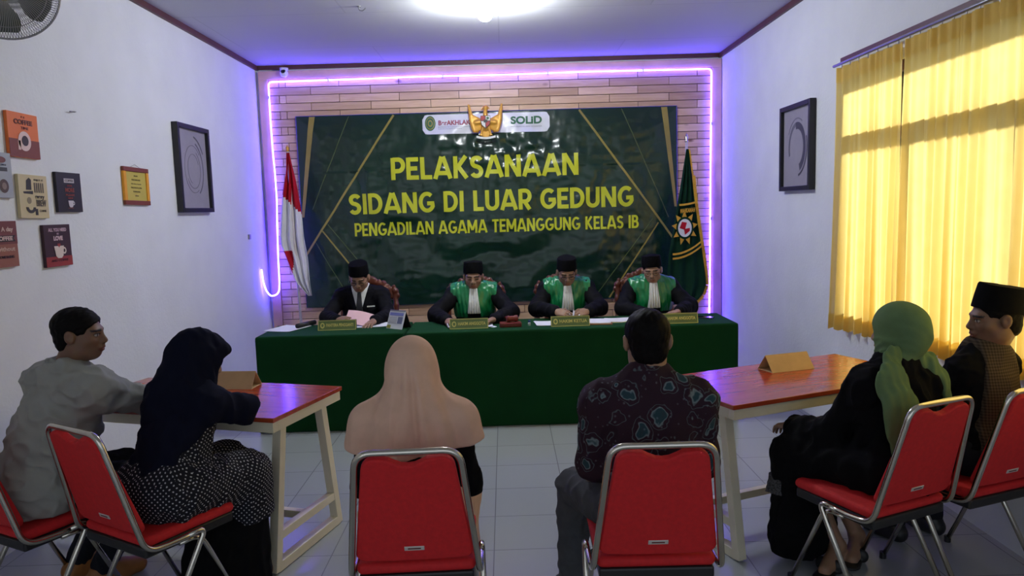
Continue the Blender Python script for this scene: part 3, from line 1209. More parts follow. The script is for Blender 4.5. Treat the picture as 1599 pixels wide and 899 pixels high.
v = Vol((-0.15, -0.1, -0.24), (0.15, 0.06, 0.1), 0.005)
for i in range(-4, 5):
    v.cone((i * 0.006, 0, -0.08), (i * 0.012, 0.0, -0.17 + abs(i) * 0.006), 0.012, 0.007, 0.004, flat=((0, 1, 0), 0.7))
vol_object('tail', v, M_GOLD, eag)
for sgn in (-1, 1):
    v = Vol((-0.15, -0.1, -0.24), (0.15, 0.06, 0.1), 0.005)
    v.cone((sgn * 0.03, -0.01, -0.06), (sgn * 0.05, -0.015, -0.125), 0.018, 0.009, 0.01)
    for i in range(3):
        v.cone((sgn * 0.05, -0.015, -0.125), (sgn * (0.03 + 0.02 * i), -0.028, -0.148), 0.007, 0.004, 0.004)
    vol_object('claw', v, M_GOLD, eag)
shp = [(-0.05, 0.055), (-0.052, 0.0), (-0.04, -0.04), (0, -0.075), (0.04, -0.04), (0.052, 0.0), (0.05, 0.055)]
sh = MB().prism(shp, 0.012, Matrix.Translation((0, -0.062, 0))).build('shield', M_BLACKPAINT, eag)
for nm, poly, mm in (('shield_quarter', [(-0.046, 0.05), (-0.048, 0.004), (-0.003, 0.004), (-0.003, 0.05)], M_REDPAINT), ('shield_quarter', [(0.003, 0.05), (0.003, 0.004), (0.048, 0.004), (0.046, 0.05)], M_WHITEPAINT),
                     ('shield_quarter', [(-0.047, -0.003), (-0.037, -0.038), (-0.003, -0.068), (-0.003, -0.003)], M_WHITEPAINT), ('shield_quarter', [(0.003, -0.003), (0.003, -0.068), (0.037, -0.038), (0.047, -0.003)], M_REDPAINT)):
    MB().prism(poly, 0.003, Matrix.Translation((0, -0.0655, 0))).build(nm, mm, sh)
MB().lathe([(0, 0), (0.014, 0), (0.014, 0.003), (0, 0.003)], 16, Matrix.Translation((0.024, -0.0655, 0.028)) @ Matrix.Rotation(math.pi / 2, 4, 'X')).build('shield_tree', M_GREENPAINT, sh)
MB().prism([(-0.018, -0.016), (0.018, -0.016), (0.02, 0.014), (-0.02, 0.014)], 0.004, Matrix.Translation((0, -0.0695, 0))).build('shield_star_panel', M_BLACKPAINT, sh)
mb = MB()
for i in range(14):
    a, b = -0.10 + 0.2 * i / 14, -0.10 + 0.2 * (i + 1) / 14
    ca, cb = -0.155 - 0.018 * math.cos(a * 14), -0.155 - 0.018 * math.cos(b * 14)
    mb.prism([(a, ca - 0.011), (b, cb - 0.011), (b, cb + 0.011), (a, ca + 0.011)], 0.006, Matrix.Translation((0, -0.045, 0)))
mb.build('scroll', M_WHITEPAINT, eag)
MB().box((-0.01, 0.02, -0.02), (0.01, 0.075, 0.02)).build('bracket', M_METALGREY, eag)

# ------------------------------------------------------------------ flags


def flag_cloth(name, rows, m, parent, origin, depth, seed, nfold=5, mats=None, split=None):
    """rows: list of (z, x_left, x_right, y); folded cloth between the two edges"""
    U, Vn = 60, len(rows)
    verts = []
    w = Waves(seed, 0.5, 8)
    zz = [r[0] for r in rows]
    fine = np.linspace(zz[0], zz[-1], 60)
    xl = np.interp(-fine, [-z for z in zz], [r[1] for r in rows])
    xr = np.interp(-fine, [-z for z in zz], [r[2] for r in rows])
    for i, z_ in enumerate(fine):
        for j in range(U + 1):
            u = j / U
            x = xl[i] + (xr[i] - xl[i]) * u
            am = depth * min(1, (xr[i] - xl[i]) / 0.12)
            y = math.sin(u * nfold * 2 * math.pi + i * 0.05 + seed) * am + w(np.array([[x, 0, z_]]))[0] * 0.008
            verts.append((x, y, z_))
    idx = np.arange(len(verts)).reshape(60, U + 1)
    q = np.stack([idx[:-1, :-1], idx[1:, :-1], idx[1:, 1:], idx[:-1, 1:]], 2).reshape(-1, 4)
    o = np_object(name, np.array(verts), q, m, parent)
    s = o.modifiers.new('thickness', 'SOLIDIFY')
    s.thickness = 0.002
    if mats:
        o.data.materials.append(mats)
        V = np.array(verts)
        for i, pl in enumerate(o.data.polygons):
            c = V[list(pl.vertices)].mean(0)
            if split(c):
                pl.material_index = 1
    return o


def flag_stand(t, top, pole_x=0.0):
    MB().lathe([(0, 0), (0.15, 0), (0.15, 0.015), (0.06, 0.035), (0.03, 0.06), (0.03, 0.14), (0, 0.14)], 28).build('stand_base', M_METALGREY, t, smooth=True)


M_FLAGRED = mat('flag_red', srgb(176, 22, 40), 0.8, var=0.08, spec=0.2)
M_FLAGWHITE = mat('flag_white', (0.74, 0.73, 0.74, 1), 0.8, var=0.04, spec=0.2)
M_FLAGGREEN = mat('flag_dark_green', srgb(6, 46, 28), 0.8, var=0.15, spec=0.2)
M_FRINGE = mat('flag_gold_fringe', srgb(214, 158, 44), 0.7, var=0.2, scale=120, bump=0.3)
M_POLE = mat('pale_pole', srgb(206, 196, 190), 0.4)
fl = thing('flag', 'red and white national flag draped on a pole at the left end of the banner', 'flag', (-2.15, 7.62, 0))
flag_stand(fl, 2.34)
MB().tube([(0, 0.02, 0.05), (-0.02, 0.02, 1.2), (-0.04, 0.02, 2.32)], 0.014, 12).build('pole', M_POLE, fl, smooth=True)
MB().lathe([(0, 0), (0.02, 0.005), (0.012, 0.02), (0.018, 0.04), (0.0, 0.075)], 14, Matrix.Translation((-0.04, 0.02, 2.31))).build('finial', M_GOLD, fl, smooth=True)


def flag_red(c):
    # red above a slanting boundary running from the left edge down to the right, plus the folded corner at the lower left
    lim = 1.87 - (c[0] + 0.115) * 1.05
    return c[2] > lim or (c[0] < -0.045 and c[2] < 1.30 and c[1] > -0.2)


flag_cloth('flag_cloth', [(2.30, -0.045, -0.015), (2.15, -0.062, 0.005), (1.96, -0.105, 0.035), (1.71, -0.145, 0.06), (1.45, -0.168, 0.075), (1.36, -0.165, 0.085), (1.20, -0.10, 0.105), (0.98, -0.02, 0.118), (0.83, 0.085, 0.124)], M_FLAGWHITE, fl, None, 0.022, 1.0, 3, M_FLAGRED, flag_red)
fr = thing('flag', 'dark green court flag with gold fringe and sun emblem right of the banner', 'flag', (1.89, 7.62, 0))
flag_stand(fr, 2.3)
MB().tube([(0, 0.055, 0.05), (0, 0.03, 2.30)], 0.014, 12).build('pole', M_POLE, fr, smooth=True)
MB().lathe([(0, 0), (0.02, 0.005), (0.012, 0.02), (0.018, 0.05), (0.0, 0.10)], 14, Matrix.Translation((0, 0.03, 2.29))).build('finial', M_CHROME, fr, smooth=True)
GR = [(2.22, -0.012, 0.014), (1.95, -0.05, 0.05), (1.68, -0.105, 0.072), (1.45, -0.14, 0.105), (1.16, -0.20, 0.15), (0.95, -0.215, 0.178), (0.82, -0.215, 0.186), (0.72, -0.20, 0.15), (0.62, -0.16, 0.06)]
flag_cloth('flag_cloth', GR, M_FLAGGREEN, fr, None, 0.016, 2.0, 3)
mb = MB()
edge = [(r[2], r[0]) for r in GR] + [(-0.04, 0.60)]
for (a, b), (c, d) in zip(edge[:-1], edge[1:]):
    n = max(2, int(math.hypot(c - a, d - b) / 0.02))
    for i in range(n):
        t0, t1 = i / n, (i + 1) / n
        nx, nz = d - b, -(c - a)
        l = math.hypot(nx, nz)
        nx, nz = -nx / l, -nz / l
        w_ = 0.030 if b < 2.0 else 0.012
        p0, p1 = (a + (c - a) * t0, b + (d - b) * t0), (a + (c - a) * t1, b + (d - b) * t1)
        mb.addv([(p0[0], -0.004, p0[1]), (p1[0], -0.004, p1[1]), (p1[0] + nx * w_, -0.008 - 0.006 * (i % 2), p1[1] + nz * w_), (p0[0] + nx * w_, -0.008 - 0.006 * (i % 2), p0[1] + nz * w_),
                 (p0[0], 0.004, p0[1]), (p1[0], 0.004, p1[1]), (p1[0] + nx * w_, 0.0, p1[1] + nz * w_), (p0[0] + nx * w_, 0.0, p0[1] + nz * w_)],
                [(0, 1, 2, 3), (7, 6, 5, 4), (3, 2, 6, 7), (0, 3, 7, 4), (1, 5, 6, 2)])
mb.build('fringe', M_FRINGE, fr)
em = (-0.040, -0.045, 1.418)
mb = MB()
for i in range(9):
    a = 2 * math.pi * i / 9 + 0.2
    mb.prism([(math.cos(a - 0.25) * 0.09, math.sin(a - 0.25) * 0.12), (math.cos(a) * 0.135, math.sin(a) * 0.18), (math.cos(a + 0.25) * 0.09, math.sin(a + 0.25) * 0.12), (0, 0)], 0.004, Matrix.Translation((em[0], em[1], em[2])))
mb.build('sun_rays', M_FRINGE, fr)


def ring(rx, rz, inner, t, M, n=28, a0=0.0, a1=2 * math.pi):
    mb = MB()
    for i in range(n):
        a, b = a0 + (a1 - a0) * i / n, a0 + (a1 - a0) * (i + 1) / n
        pl = [(math.cos(a) * rx * inner, math.sin(a) * rz * inner), (math.cos(a) * rx, math.sin(a) * rz), (math.cos(b) * rx, math.sin(b) * rz), (math.cos(b) * rx * inner, math.sin(b) * rz * inner)]
        mb.prism(pl, t, M)
    return mb


ring(0.088, 0.115, 0.01, 0.004, Matrix.Translation((em[0], em[1] - 0.004, em[2]))).build('emblem_disc', M_FLAGGREEN, fr)
ring(0.070, 0.092, 0.01, 0.003, Matrix.Translation((em[0], em[1] - 0.007, em[2]))).build('emblem_centre', M_FLAGWHITE, fr)
MB().prism([(-0.055, 0.0), (0, -0.02), (0.02, 0.055), (-0.03, 0.065)], 0.002, Matrix.Translation((em[0], em[1] - 0.009, em[2]))).build('emblem_shield', M_FLAGRED, fr)
MB().prism([(0.0, -0.07), (0.05, -0.03), (0.05, 0.0), (-0.01, -0.01)], 0.002, Matrix.Translation((em[0], em[1] - 0.009, em[2]))).build('emblem_shield', M_FLAGRED, fr)
for z0, dx0, dx1, sl in ((1.655, -0.095, 0.075, 0.02), (1.15, -0.165, 0.125, 0.10), (1.105, -0.165, 0.13, 0.10)):
    mb = MB()
    for i in range(10):
        a, b = dx0 + (dx1 - dx0) * i / 10, dx0 + (dx1 - dx0) * (i + 1) / 10
        f_ = lambda x: z0 + sl * ((x - dx0) / (dx1 - dx0)) ** 2 * 1.2
        mb.prism([(a, f_(a) - 0.010), (b, f_(b) - 0.010), (b, f_(b) + 0.010), (a, f_(a) + 0.010)], 0.003, Matrix.Translation((0, em[1], 0)))
    mb.build('emblem_band', M_FRINGE, fr)
text('lettering', 'MAHKAMAH', 0.05, M_FRINGE, frame_M((-0.010, em[1] - 0.002, 1.595), (1, 0, 0.08), (0, 0, 1)), fr, 0.002, 0.15, 0.045)

# ------------------------------------------------------------------ frames and signs on the walls
_FM = {}


def fm(r, g, b, rough=0.6):
    if (r, g, b) not in _FM:
        _FM[(r, g, b)] = mat('print_%d_%d_%d' % (r, g, b), srgb(r, g, b), rough, var=0.04)
    return _FM[(r, g, b)]


def flat(name, M, poly, m, parent, layer=1, t=0.0008):
    return MB().prism(poly, t, M @ Matrix.Translation((0, -t - layer * 0.0009, 0))).build(name, m, parent)


def circ(cx, cz, r, rz=None, n=24):
    rz = rz or r
    return [(cx + r * math.cos(2 * math.pi * i / n), cz + rz * math.sin(2 * math.pi * i / n)) for i in range(n)]


def rect(x0, z0, x1, z1):
    return [(x0, z0), (x1, z0), (x1, z1), (x0, z1)]


def deep_frame(label, y0, y1, z0, z1, side, swirl):
    """black box frame with a swirl drawing; side = -1 left wall, +1 right wall"""
    x = XL if side < 0 else XR
    t = thing('picture_frame', label, 'picture', (x, (y0 + y1) / 2, (z0 + z1) / 2))
    w, h, d = (y1 - y0), (z1 - z0), 0.05
    M = frame_M((0.0 - side * 0.0, 0, 0), (0, -side, 0), (0, 0, 1))   # local -y points into the room
    f = MB()
    b = 0.035
    for lo, hi in (((-w / 2, -d, -h / 2), (-w / 2 + b, -0.002, h / 2)), ((w / 2 - b, -d, -h / 2), (w / 2, -0.002, h / 2)), ((-w / 2 + b, -d, h / 2 - b), (w / 2 - b, -0.002, h / 2)), ((-w / 2 + b, -d, -h / 2), (w / 2 - b, -0.002, -h / 2 + b))):
        f.box(lo, hi, M)
    f.build('frame', M_BLACKFRAME, t, bevel=0.003)
    pic = MB().box((-w / 2 + b, -0.022, -h / 2 + b), (w / 2 - b, -0.004, h / 2 - b), M).build('print', fm(150, 146, 156), t)
    M2 = M @ Matrix.Translation((0, -0.022, 0))
    for i, (r, wd, a0, a1, g) in enumerate(swirl):
        ring(r, r * 1.15, 1 - wd, 0.0008, M2 @ Matrix.Translation((0, -0.0012 - 0.0002 * i, 0)), 30, math.radians(a0), math.radians(a1)).build('swirl', fm(*g), pic)
    return t


deep_frame('black box frame with faint ring drawing, on the left wall near the violet glow', 5.850, 6.475, 1.715, 2.42, -1,
           [(0.20, 0.06, -60, 70, (96, 92, 104)), (0.17, 0.03, 40, 300, (112, 108, 120)), (0.14, 0.05, -150, 60, (120, 116, 126)), (0.11, 0.06, 20, 250, (128, 124, 134)), (0.24, 0.05, 30, 80, (96, 92, 104))])
deep_frame('black box frame with a dark brush swirl, on the right wall beside the curtain', 5.555, 6.165, 1.745, 2.42, 1,
           [(0.17, 0.28, -70, 100, (70, 68, 86)), (0.17, 0.16, 100, 200, (104, 102, 116)), (0.2, 0.05, 60, 150, (118, 116, 128)), (0.20, 0.07, -80, 20, (60, 58, 76))])


def sign(label, y0, y1, z0, z1, col, tilt=0.0):
    t = thing('wall_sign', label, 'sign', (XL, (y0 + y1) / 2, (z0 + z1) / 2), group='coffee signs on the left wall')
    w, h = y1 - y0, z1 - z0
    M = frame_M((0, 0, 0), (0, 1, tilt), (0, -tilt, 1))
    MB().box((-w / 2, -0.02, -h / 2), (w / 2, -0.002, h / 2), M).build('board', fm(*col), t, bevel=0.0015)
    return t, M @ Matrix.Translation((0, -0.02, 0)), w, h


def cup(M, t, cx, cz, s, c, inner=None):
    flat('cup', M, [(cx - s, cz + s * 0.7), (cx - s * 0.75, cz - s * 0.5), (cx - s * 0.4, cz - s * 0.8), (cx + s * 0.4, cz - s * 0.8), (cx + s * 0.75, cz - s * 0.5), (cx + s, cz + s * 0.7)], fm(*c), t, 3)
    ring(s * 0.42, s * 0.42, 0.55, 0.0008, M @ Matrix.Translation((cx + s * 1.05, -0.003, cz + 0.1 * s)), 14).build('cup_handle', fm(*c), t)


# orange
t, M, w, h = sign('orange and brown coffee sign with a cup seen from above', 3.895, 4.145, 2.015, 2.250, (226, 116, 52), -0.01)
flat('brown_panel', M, rect(-w / 2 + .001, -h / 2 + .001, w / 2 - .001, -0.022), fm(126, 62, 50), t, 1)
text('lettering', 'COFFEE', 0.03, fm(92, 40, 28), M @ Matrix.Translation((0.0, -0.002, 0.068)), t, 0.001, 0.15, 0.026)
text('lettering', 'IT IS', 0.02, fm(92, 40, 28), M @ Matrix.Translation((0.0, -0.002, 0.095)), t, 0, 0.03, 0.010)
text('lettering', 'TIME', 0.02, fm(92, 40, 28), M @ Matrix.Translation((0.01, -0.002, 0.038)), t, 0, 0.06, 0.014)
flat('saucer', M, circ(0.0, -0.03, 0.052), fm(226, 196, 188), t, 2)
flat('coffee', M, circ(0.002, -0.028, 0.027), fm(50, 30, 30), t, 4)
flat('cup_handle', M, rect(-0.055, -0.078, -0.035, -0.03), fm(226, 196, 188), t, 2)
# grey
t, M, w, h = sign('pale grey coffee sign cut off by the left photo edge', 3.650, 3.893, 1.800, 2.030, (168, 172, 180))
flat('brown_oval', M, circ(0.045, 0.078, 0.035, 0.016), fm(120, 70, 66), t, 1)
flat('dark_band', M, rect(0.0, 0.02, 0.085, 0.04), fm(60, 60, 66), t, 1)
flat('coffee_disc', M, circ(0.05, -0.055, 0.035), fm(86, 66, 60), t, 1)
flat('coffee_disc', M, circ(0.05, -0.055, 0.018), fm(140, 120, 110), t, 2)
text('lettering', 'GOOD COFFEE', 0.02, fm(90, 90, 96), M @ Matrix.Translation((0.03, -0.002, 0.052)), t, 0, 0.10, 0.010)
# cream
t, M, w, h = sign('cream coffee sign with hat and moustache drawings', 3.935, 4.178, 1.694, 1.926, (206, 190, 150), -0.015)
dk = fm(52, 48, 50)
flat('hat', M, [(-0.065, 0.035), (-0.02, 0.035), (-0.018, 0.09), (-0.035, 0.10), (-0.058, 0.085)], dk, t, 1)
flat('hat_brim', M, [(-0.09, 0.025), (-0.085, 0.015), (-0.01, 0.012), (-0.008, 0.03)], dk, t, 1)
flat('round_badge', M, circ(-0.045, -0.022, 0.018), fm(140, 128, 104), t, 1)
ring(0.04, 0.032, 0.5, 0.0008, M @ Matrix.Translation((-0.035, -0.002, -0.058)), 16, math.pi, 2 * math.pi).build('moustache', dk, t)
for i in range(5):
    flat('letter_bar', M, rect(0.004 + 0.018 * i, 0.022, 0.014 + 0.018 * i, 0.075), fm(96, 88, 80), t, 1)
text('lettering', 'ENJOY IT', 0.02, dk, M @ Matrix.Translation((0.045, -0.002, 0.090)), t, 0, 0.08, 0.012)
text('lettering', 'every', 0.03, dk, M @ Matrix.Translation((0.045, -0.002, 0.0)), t, 0.001, 0.08, 0.022)
text('lettering', 'BREW', 0.03, fm(96, 88, 80), M @ Matrix.Translation((0.055, -0.002, -0.036)), t, 0.001, 0.085, 0.036)
text('lettering', 'COFFEE', 0.02, dk, M @ Matrix.Translation((0.065, -0.002, -0.077)), t, 0, 0.06, 0.012)
flat('small_badge', M, rect(0.0, -0.10, 0.022, -0.066), dk, t, 1)
# dark
t, M, w, h = sign('black coffee sign with white label, red words and small cup', 4.268, 4.512, 1.725, 1.955, (34, 28, 36))
flat('white_label', M, rect(-0.05, 0.055, 0.05, 0.08), fm(196, 190, 190), t, 1)
text('lettering', 'COFFEE', 0.02, fm(60, 50, 56), M @ Matrix.Translation((0, -0.003, 0.0675)), t, 0, 0.08, 0.014)
for zz, bd, ww, hh in ((0.038, 'GIVE ME', 0.05, 0.010), (0.012, 'MORE', 0.09, 0.024), (-0.016, 'PLEASE', 0.085, 0.012), (-0.034, 'NOW', 0.05, 0.010)):
    text('lettering', bd, 0.02, fm(150, 70, 56), M @ Matrix.Translation((0, -0.002, zz)), t, 0.0006, ww, hh)
cup(M, t, 0.0, -0.066, 0.026, (206, 200, 200))
flat('saucer', M, [(-0.03, -0.094), (0.03, -0.094), (0.02, -0.088), (-0.02, -0.088)], fm(110, 60, 50), t, 1)
# brown
t, M, w, h = sign('brown coffee sign, lowest at the left photo edge', 3.630, 3.882, 1.447, 1.682, (150, 94, 78))
flat('dark_panel', M, rect(-w / 2 + .001, 0.0, w / 2 - .001, h / 2 - .001), fm(118, 62, 60), t, 1)
text('lettering', 'A day', 0.03, fm(214, 186, 176), M @ Matrix.Translation((0.05, -0.003, 0.075)), t, 0.0006, 0.09, 0.03)
flat('ribbon_label', M, [(-0.11, 0.012), (0.11, 0.012), (0.095, 0.028), (0.11, 0.044), (-0.11, 0.044)], fm(46, 36, 40), t, 2)
text('lettering', 'COFFEE', 0.03, fm(214, 186, 176), M @ Matrix.Translation((0.02, -0.004, 0.028)), t, 0.001, 0.13, 0.022)
text('lettering', 'without', 0.02, fm(206, 170, 156), M @ Matrix.Translation((0.03, -0.002, -0.026)), t, 0.0006, 0.14, 0.022)
text('lettering', 'SOMETHING', 0.02, fm(64, 40, 38), M @ Matrix.Translation((0.03, -0.002, -0.066)), t, 0.0006, 0.12, 0.014)
# love
t, M, w, h = sign('dark maroon sign reading all you need is love over a white cup', 4.108, 4.356, 1.418, 1.655, (58, 30, 42))
flat('red_panel', M, rect(-w / 2 + .001, -h / 2 + .001, w / 2 - .001, -0.062), fm(150, 52, 48), t, 1)
text('lettering', 'ALL YOU NEED', 0.02, fm(200, 170, 180), M @ Matrix.Translation((0.0, -0.002, 0.088)), t, 0.0008, 0.17, 0.020)
text('lettering', 'IS', 0.02, fm(200, 170, 180), M @ Matrix.Translation((0.0, -0.002, 0.066)), t, 0.0004, 0.018, 0.010)
text('lettering', 'LOVE', 0.02, fm(214, 186, 190), M @ Matrix.Translation((0.0, -0.002, 0.040)), t, 0.0012, 0.085, 0.026)
cup(M, t, 0.0, -0.035, 0.046, (222, 206, 196))
flat('heart', M, [(0, -0.012), (-0.016, 0.006), (-0.008, 0.013), (0, 0.008), (0.008, 0.013), (0.016, 0.006)], fm(160, 60, 56), t, 4)
text('lettering', 'AND COFFEE', 0.02, fm(84, 30, 34), M @ Matrix.Translation((0.0, -0.003, -0.085)), t, 0.0006, 0.16, 0.014)
# certificate
t = thing('certificate_frame', 'small orange framed yellow certificate on the left wall', 'certificate', (XL, 5.205, 1.900))
M = frame_M((0, 0, 0), (0, 1, 0), (0, 0, 1)) @ Matrix.Rotation(math.radians(0.6), 4, 'Y')
w, h = 0.35, 0.258
MB().box((-w / 2, -0.02, -h / 2 + 0.03), (-w / 2 + 0.035, -0.002, h / 2 - 0.03), M).box((w / 2 - 0.035, -0.02, -h / 2 + 0.03), (w / 2, -0.002, h / 2 - 0.03), M).build('frame', fm(232, 160, 40), t, bevel=0.002)
MB().box((-w / 2, -0.021, h / 2 - 0.03), (w / 2, -0.002, h / 2), M).box((-w / 2, -0.021, -h / 2), (w / 2, -0.002, -h / 2 + 0.03), M).build('frame_rail', fm(124, 58, 44), t, bevel=0.002)
MB().box((-w / 2 + 0.035, -0.012, -h / 2 + 0.03), (w / 2 - 0.035, -0.004, h / 2 - 0.03), M).build('paper', fm(196, 178, 84), t)
for i, (bd, ww) in enumerate((('PIAGAM', 0.05), ('PENGHARGAAN', 0.12), ('diberikan kepada', 0.14), ('PENGADILAN AGAMA', 0.15), ('TEMANGGUNG', 0.10), ('tahun', 0.05))):
    text('lettering', bd, 0.02, fm(110, 96, 56), M @ Matrix.Translation((0, -0.0125, 0.07 - 0.027 * i)), t, 0, ww, 0.011)
MB().tube([M @ Vector(p) for p in ((-0.06, -0.008, h / 2), (0.01, -0.006, h / 2 + 0.022), (0.08, -0.008, h / 2))], 0.0015, 5).build('string', M_METALGREY, t)
nl = MB().tube([(XL - 0.002, 4.50, 2.32), (XL + 0.03, 4.505, 2.318)], 0.004, 6).tube([(XL + 0.02, 4.47, 2.318), (XL + 0.02, 4.53, 2.322)], 0.0035, 6).build('wall_nail', M_METALGREY)
tag(nl, 'bare nail in the left wall above the coffee signs', 'nail')
hk2 = MB().box((XL, 7.40, 1.44), (XL + 0.02, 7.44, 1.49)).build('wall_hook', M_METALGREY, bevel=0.004)
tag(hk2, 'tiny metal hook on the left wall in the violet glow', 'hook')

# ------------------------------------------------------------------ wall fan
fan = thing('wall_fan', 'round caged wall fan high on the left wall', 'fan', (XL, 3.36, 2.62))
fc = Vector((0.42, -0.02, 0.07))
fz = Vector((0.50, -0.83, -0.22)).normalized()
fxx = Vector((0, 0, 1)).cross(fz).normalized()
fyy = fz.cross(fxx)
FMx = Matrix(((fxx.x, fyy.x, fz.x, fc.x), (fxx.y, fyy.y, fz.y, fc.y), (fxx.z, fyy.z, fz.z, fc.z), (0, 0, 0, 1)))
RF = 0.215
M_WIRE = mat('grey_wire', (0.42, 0.42, 0.42, 1), 0.4, 0.3)
cg = MB()
for i in range(120):
    a = 2 * math.pi * i / 120
    for sgn in (1, -1):
        pr = [(0.055, 0.085 * sgn if sgn > 0 else -0.075), (0.13, 0.078 * sgn), (0.175, 0.058 * sgn), (0.205, 0.025 * sgn), (RF, 0)]
        cg.tube([FMx @ Vector((r * math.cos(a + 0.25 * (1 - r / RF) * sgn), r * math.sin(a + 0.25 * (1 - r / RF) * sgn), z)) for r, z in pr], 0.0014, 4, cap=False)
cg.build('cage', M_WIRE, fan)
rim = MB()
for r, z, th in ((RF, 0, 0.005), (0.165, 0.062, 0.002), (0.165, -0.062, 0.002), (0.055, 0.085, 0.003)):
    rim.tube([FMx @ Vector((r * math.cos(2 * math.pi * k / 48), r * math.sin(2 * math.pi * k / 48), z)) for k in range(48)], th, 6, closed=True)
rim.build('cage_rim', M_METALGREY, fan, smooth=True)
hubm = MB().lathe([(0, 0.08), (0.058, 0.08), (0.058, 0.088), (0.0, 0.092)], 28, FMx).build('hub_cap', fm(150, 150, 130), fan)
rg = MB()
for k in range(32):
    a = 2 * math.pi * k / 32
    rg.bar(FMx @ Vector((0.043 * math.cos(a), 0.043 * math.sin(a), 0.092)), FMx @ Vector((0.057 * math.cos(a), 0.057 * math.sin(a), 0.090)), 0.004, 0.003)
rg.build('hub_ring', fm(170, 160, 96), hubm)
MB().bar(FMx @ Vector((-0.006, 0.016, 0.094)), FMx @ Vector((0.006, -0.02, 0.094)), 0.009, 0.003).build('hub_mark', fm(150, 60, 40), hubm)
for k in range(3):
    bl = MB()
    a0 = 2 * math.pi * k / 3
    vs, fs = [], []
    for i in range(7):
        r = 0.035 + 0.155 * i / 6
        hw = (0.52 + 0.42 * math.sin(math.pi * i / 6 * 0.8))
        for j in range(5):
            a = a0 + hw * (j / 4 - 0.5) * 2
            vs.append(FMx @ Vector((r * math.cos(a), r * math.sin(a), 0.028 * (j / 4 - 0.5) * 2)))
    for i in range(6):
        for j in range(4):
            fs.append((i * 5 + j, i * 5 + j + 1, (i + 1) * 5 + j + 1, (i + 1) * 5 + j))
    bl.addv(vs, fs)
    o = bl.build('blade', fm(96, 104, 100), fan, smooth=True)
    o.modifiers.new('thickness', 'SOLIDIFY').thickness = 0.003
MB().lathe([(0, -0.17), (0.045, -0.165), (0.06, -0.13), (0.06, -0.08), (0.0, -0.075)], 24, FMx).build('motor', M_METALGREY, fan, smooth=True)
MB().lathe([(0, -0.08), (0.03, -0.08), (0.035, 0.04), (0, 0.045)], 20, FMx).build('hub', M_METALGREY, fan, smooth=True)
MB().tube(fillet([FMx @ Vector((0, -0.03, -0.13)), FMx @ Vector((0, -0.14, -0.13)), (0.12, 0.1, -0.12), (0.02, 0.1, -0.12)], 0.05, 5), 0.018, 10).build('arm', M_METALGREY, fan, smooth=True)
MB().box((0.0, 0.04, -0.20), (0.03, 0.16, -0.04)).build('bracket', M_METALGREY, fan, bevel=0.006)

# ------------------------------------------------------------------ curtains and rod
rod = thing('curtain_rod', 'wooden curtain rail with thin metal rod above the yellow curtains', 'curtain rod', (XR, 3.8, 2.57))
MB().box((-0.03, -1.72, 0.015), (-0.001, 1.31, 0.045)).build('rail', M_TRIM, rod)
MB().tube([(-0.052, -1.75, 0.0), (-0.052, 1.36, 0.0)], 0.010, 10).build('rod', M_METALGREY, rod, smooth=True)
for y in (-1.4, -0.2, 1.2):
    MB().bar((-0.001, y, 0.03), (-0.056, y, 0.0), 0.015, 0.012).build('bracket', M_METALGREY, rod)


def curtain(label, y0, y1, ztop0, ztop1, zb0, zb1, seed, folds):
    """y0 far edge, y1 near edge"""
    t = thing('curtain', label, 'curtain', (XR - 0.052, (y0 + y1) / 2, 0.8), group=None)
    U, Vn = 220, 36
    rs = np.random.RandomState(seed)
    ph = rs.uniform(0, 6.28, 4)
    w = Waves(seed + 20, 0.8, 8, (1, 1, 0.25))
    u = np.linspace(0, 1, U + 1)
    vv = np.linspace(0, 1, Vn + 1)
    uu, vg = np.meshgrid(u, vv)
    y = y0 + (y1 - y0) * uu
    warp = uu + 0.022 * np.sin(uu * 7 + ph[0]) + 0.012 * np.sin(uu * 19 + ph[1])
    am = 0.010 + 0.022 * vg
    x = np.sin(warp * folds * 2 * math.pi + ph[2]) * am + 0.35 * np.sin(warp * folds * 4.6 * math.pi + ph[3]) * am
    zt = ztop0 + (ztop1 - ztop0) * uu
    zb = zb0 + (zb1 - zb0) * uu + 0.018 * np.abs(np.sin(warp * folds * 2 * math.pi + ph[2] + 0.6))
    zz = zt + (zb - zt) * vg
    p = np.stack([x.ravel(), y.ravel(), zz.ravel()], 1)
    x = x + (w(p) * 0.010 * vg.ravel()).reshape(x.shape) - 0.005
    y = y + 0.012 * np.cos(warp * folds * 2 * math.pi + ph[2]) * vg
    V = np.stack([x + XR - 0.052, y, zz], 2).reshape(-1, 3)
    i = np.arange((U + 1) * (Vn + 1)).reshape(Vn + 1, U + 1)
    q = np.stack([i[:-1, :-1], i[:-1, 1:], i[1:, 1:], i[1:, :-1]], 2).reshape(-1, 4)
    np_object('cloth', V, q, M_CURTAIN, t, (XR - 0.052, (y0 + y1) / 2, 0.8))
    # hem and header sewn double
    for nm, r0, r1, dx in (('hem', Vn - 2, Vn, -0.002), ('header', 0, 2, -0.002)):
        V2 = V.reshape(Vn + 1, U + 1, 3)[r0:r1 + 1].reshape(-1, 3) + np.array([dx, 0, 0])
        j = np.arange((U + 1) * (r1 - r0 + 1)).reshape(r1 - r0 + 1, U + 1)
        q2 = np.stack([j[:-1, :-1], j[:-1, 1:], j[1:, 1:], j[1:, :-1]], 2).reshape(-1, 4)
        np_object(nm, V2, q2, M_CURTAIN, t, (XR - 0.052, (y0 + y1) / 2, 0.8))
    hk = MB()
    for k in range(7):
        f_ = (k + 0.5) / 7
        hk.tube([(0, (y1 - y0) * (f_ - 0.5), ztop0 + (ztop1 - ztop0) * f_ - 0.8 - 0.01), (0, (y1 - y0) * (f_ - 0.5), 2.575 - 0.8)], 0.003, 5)
    hk.build('hooks', M_METALGREY, t)
    return t


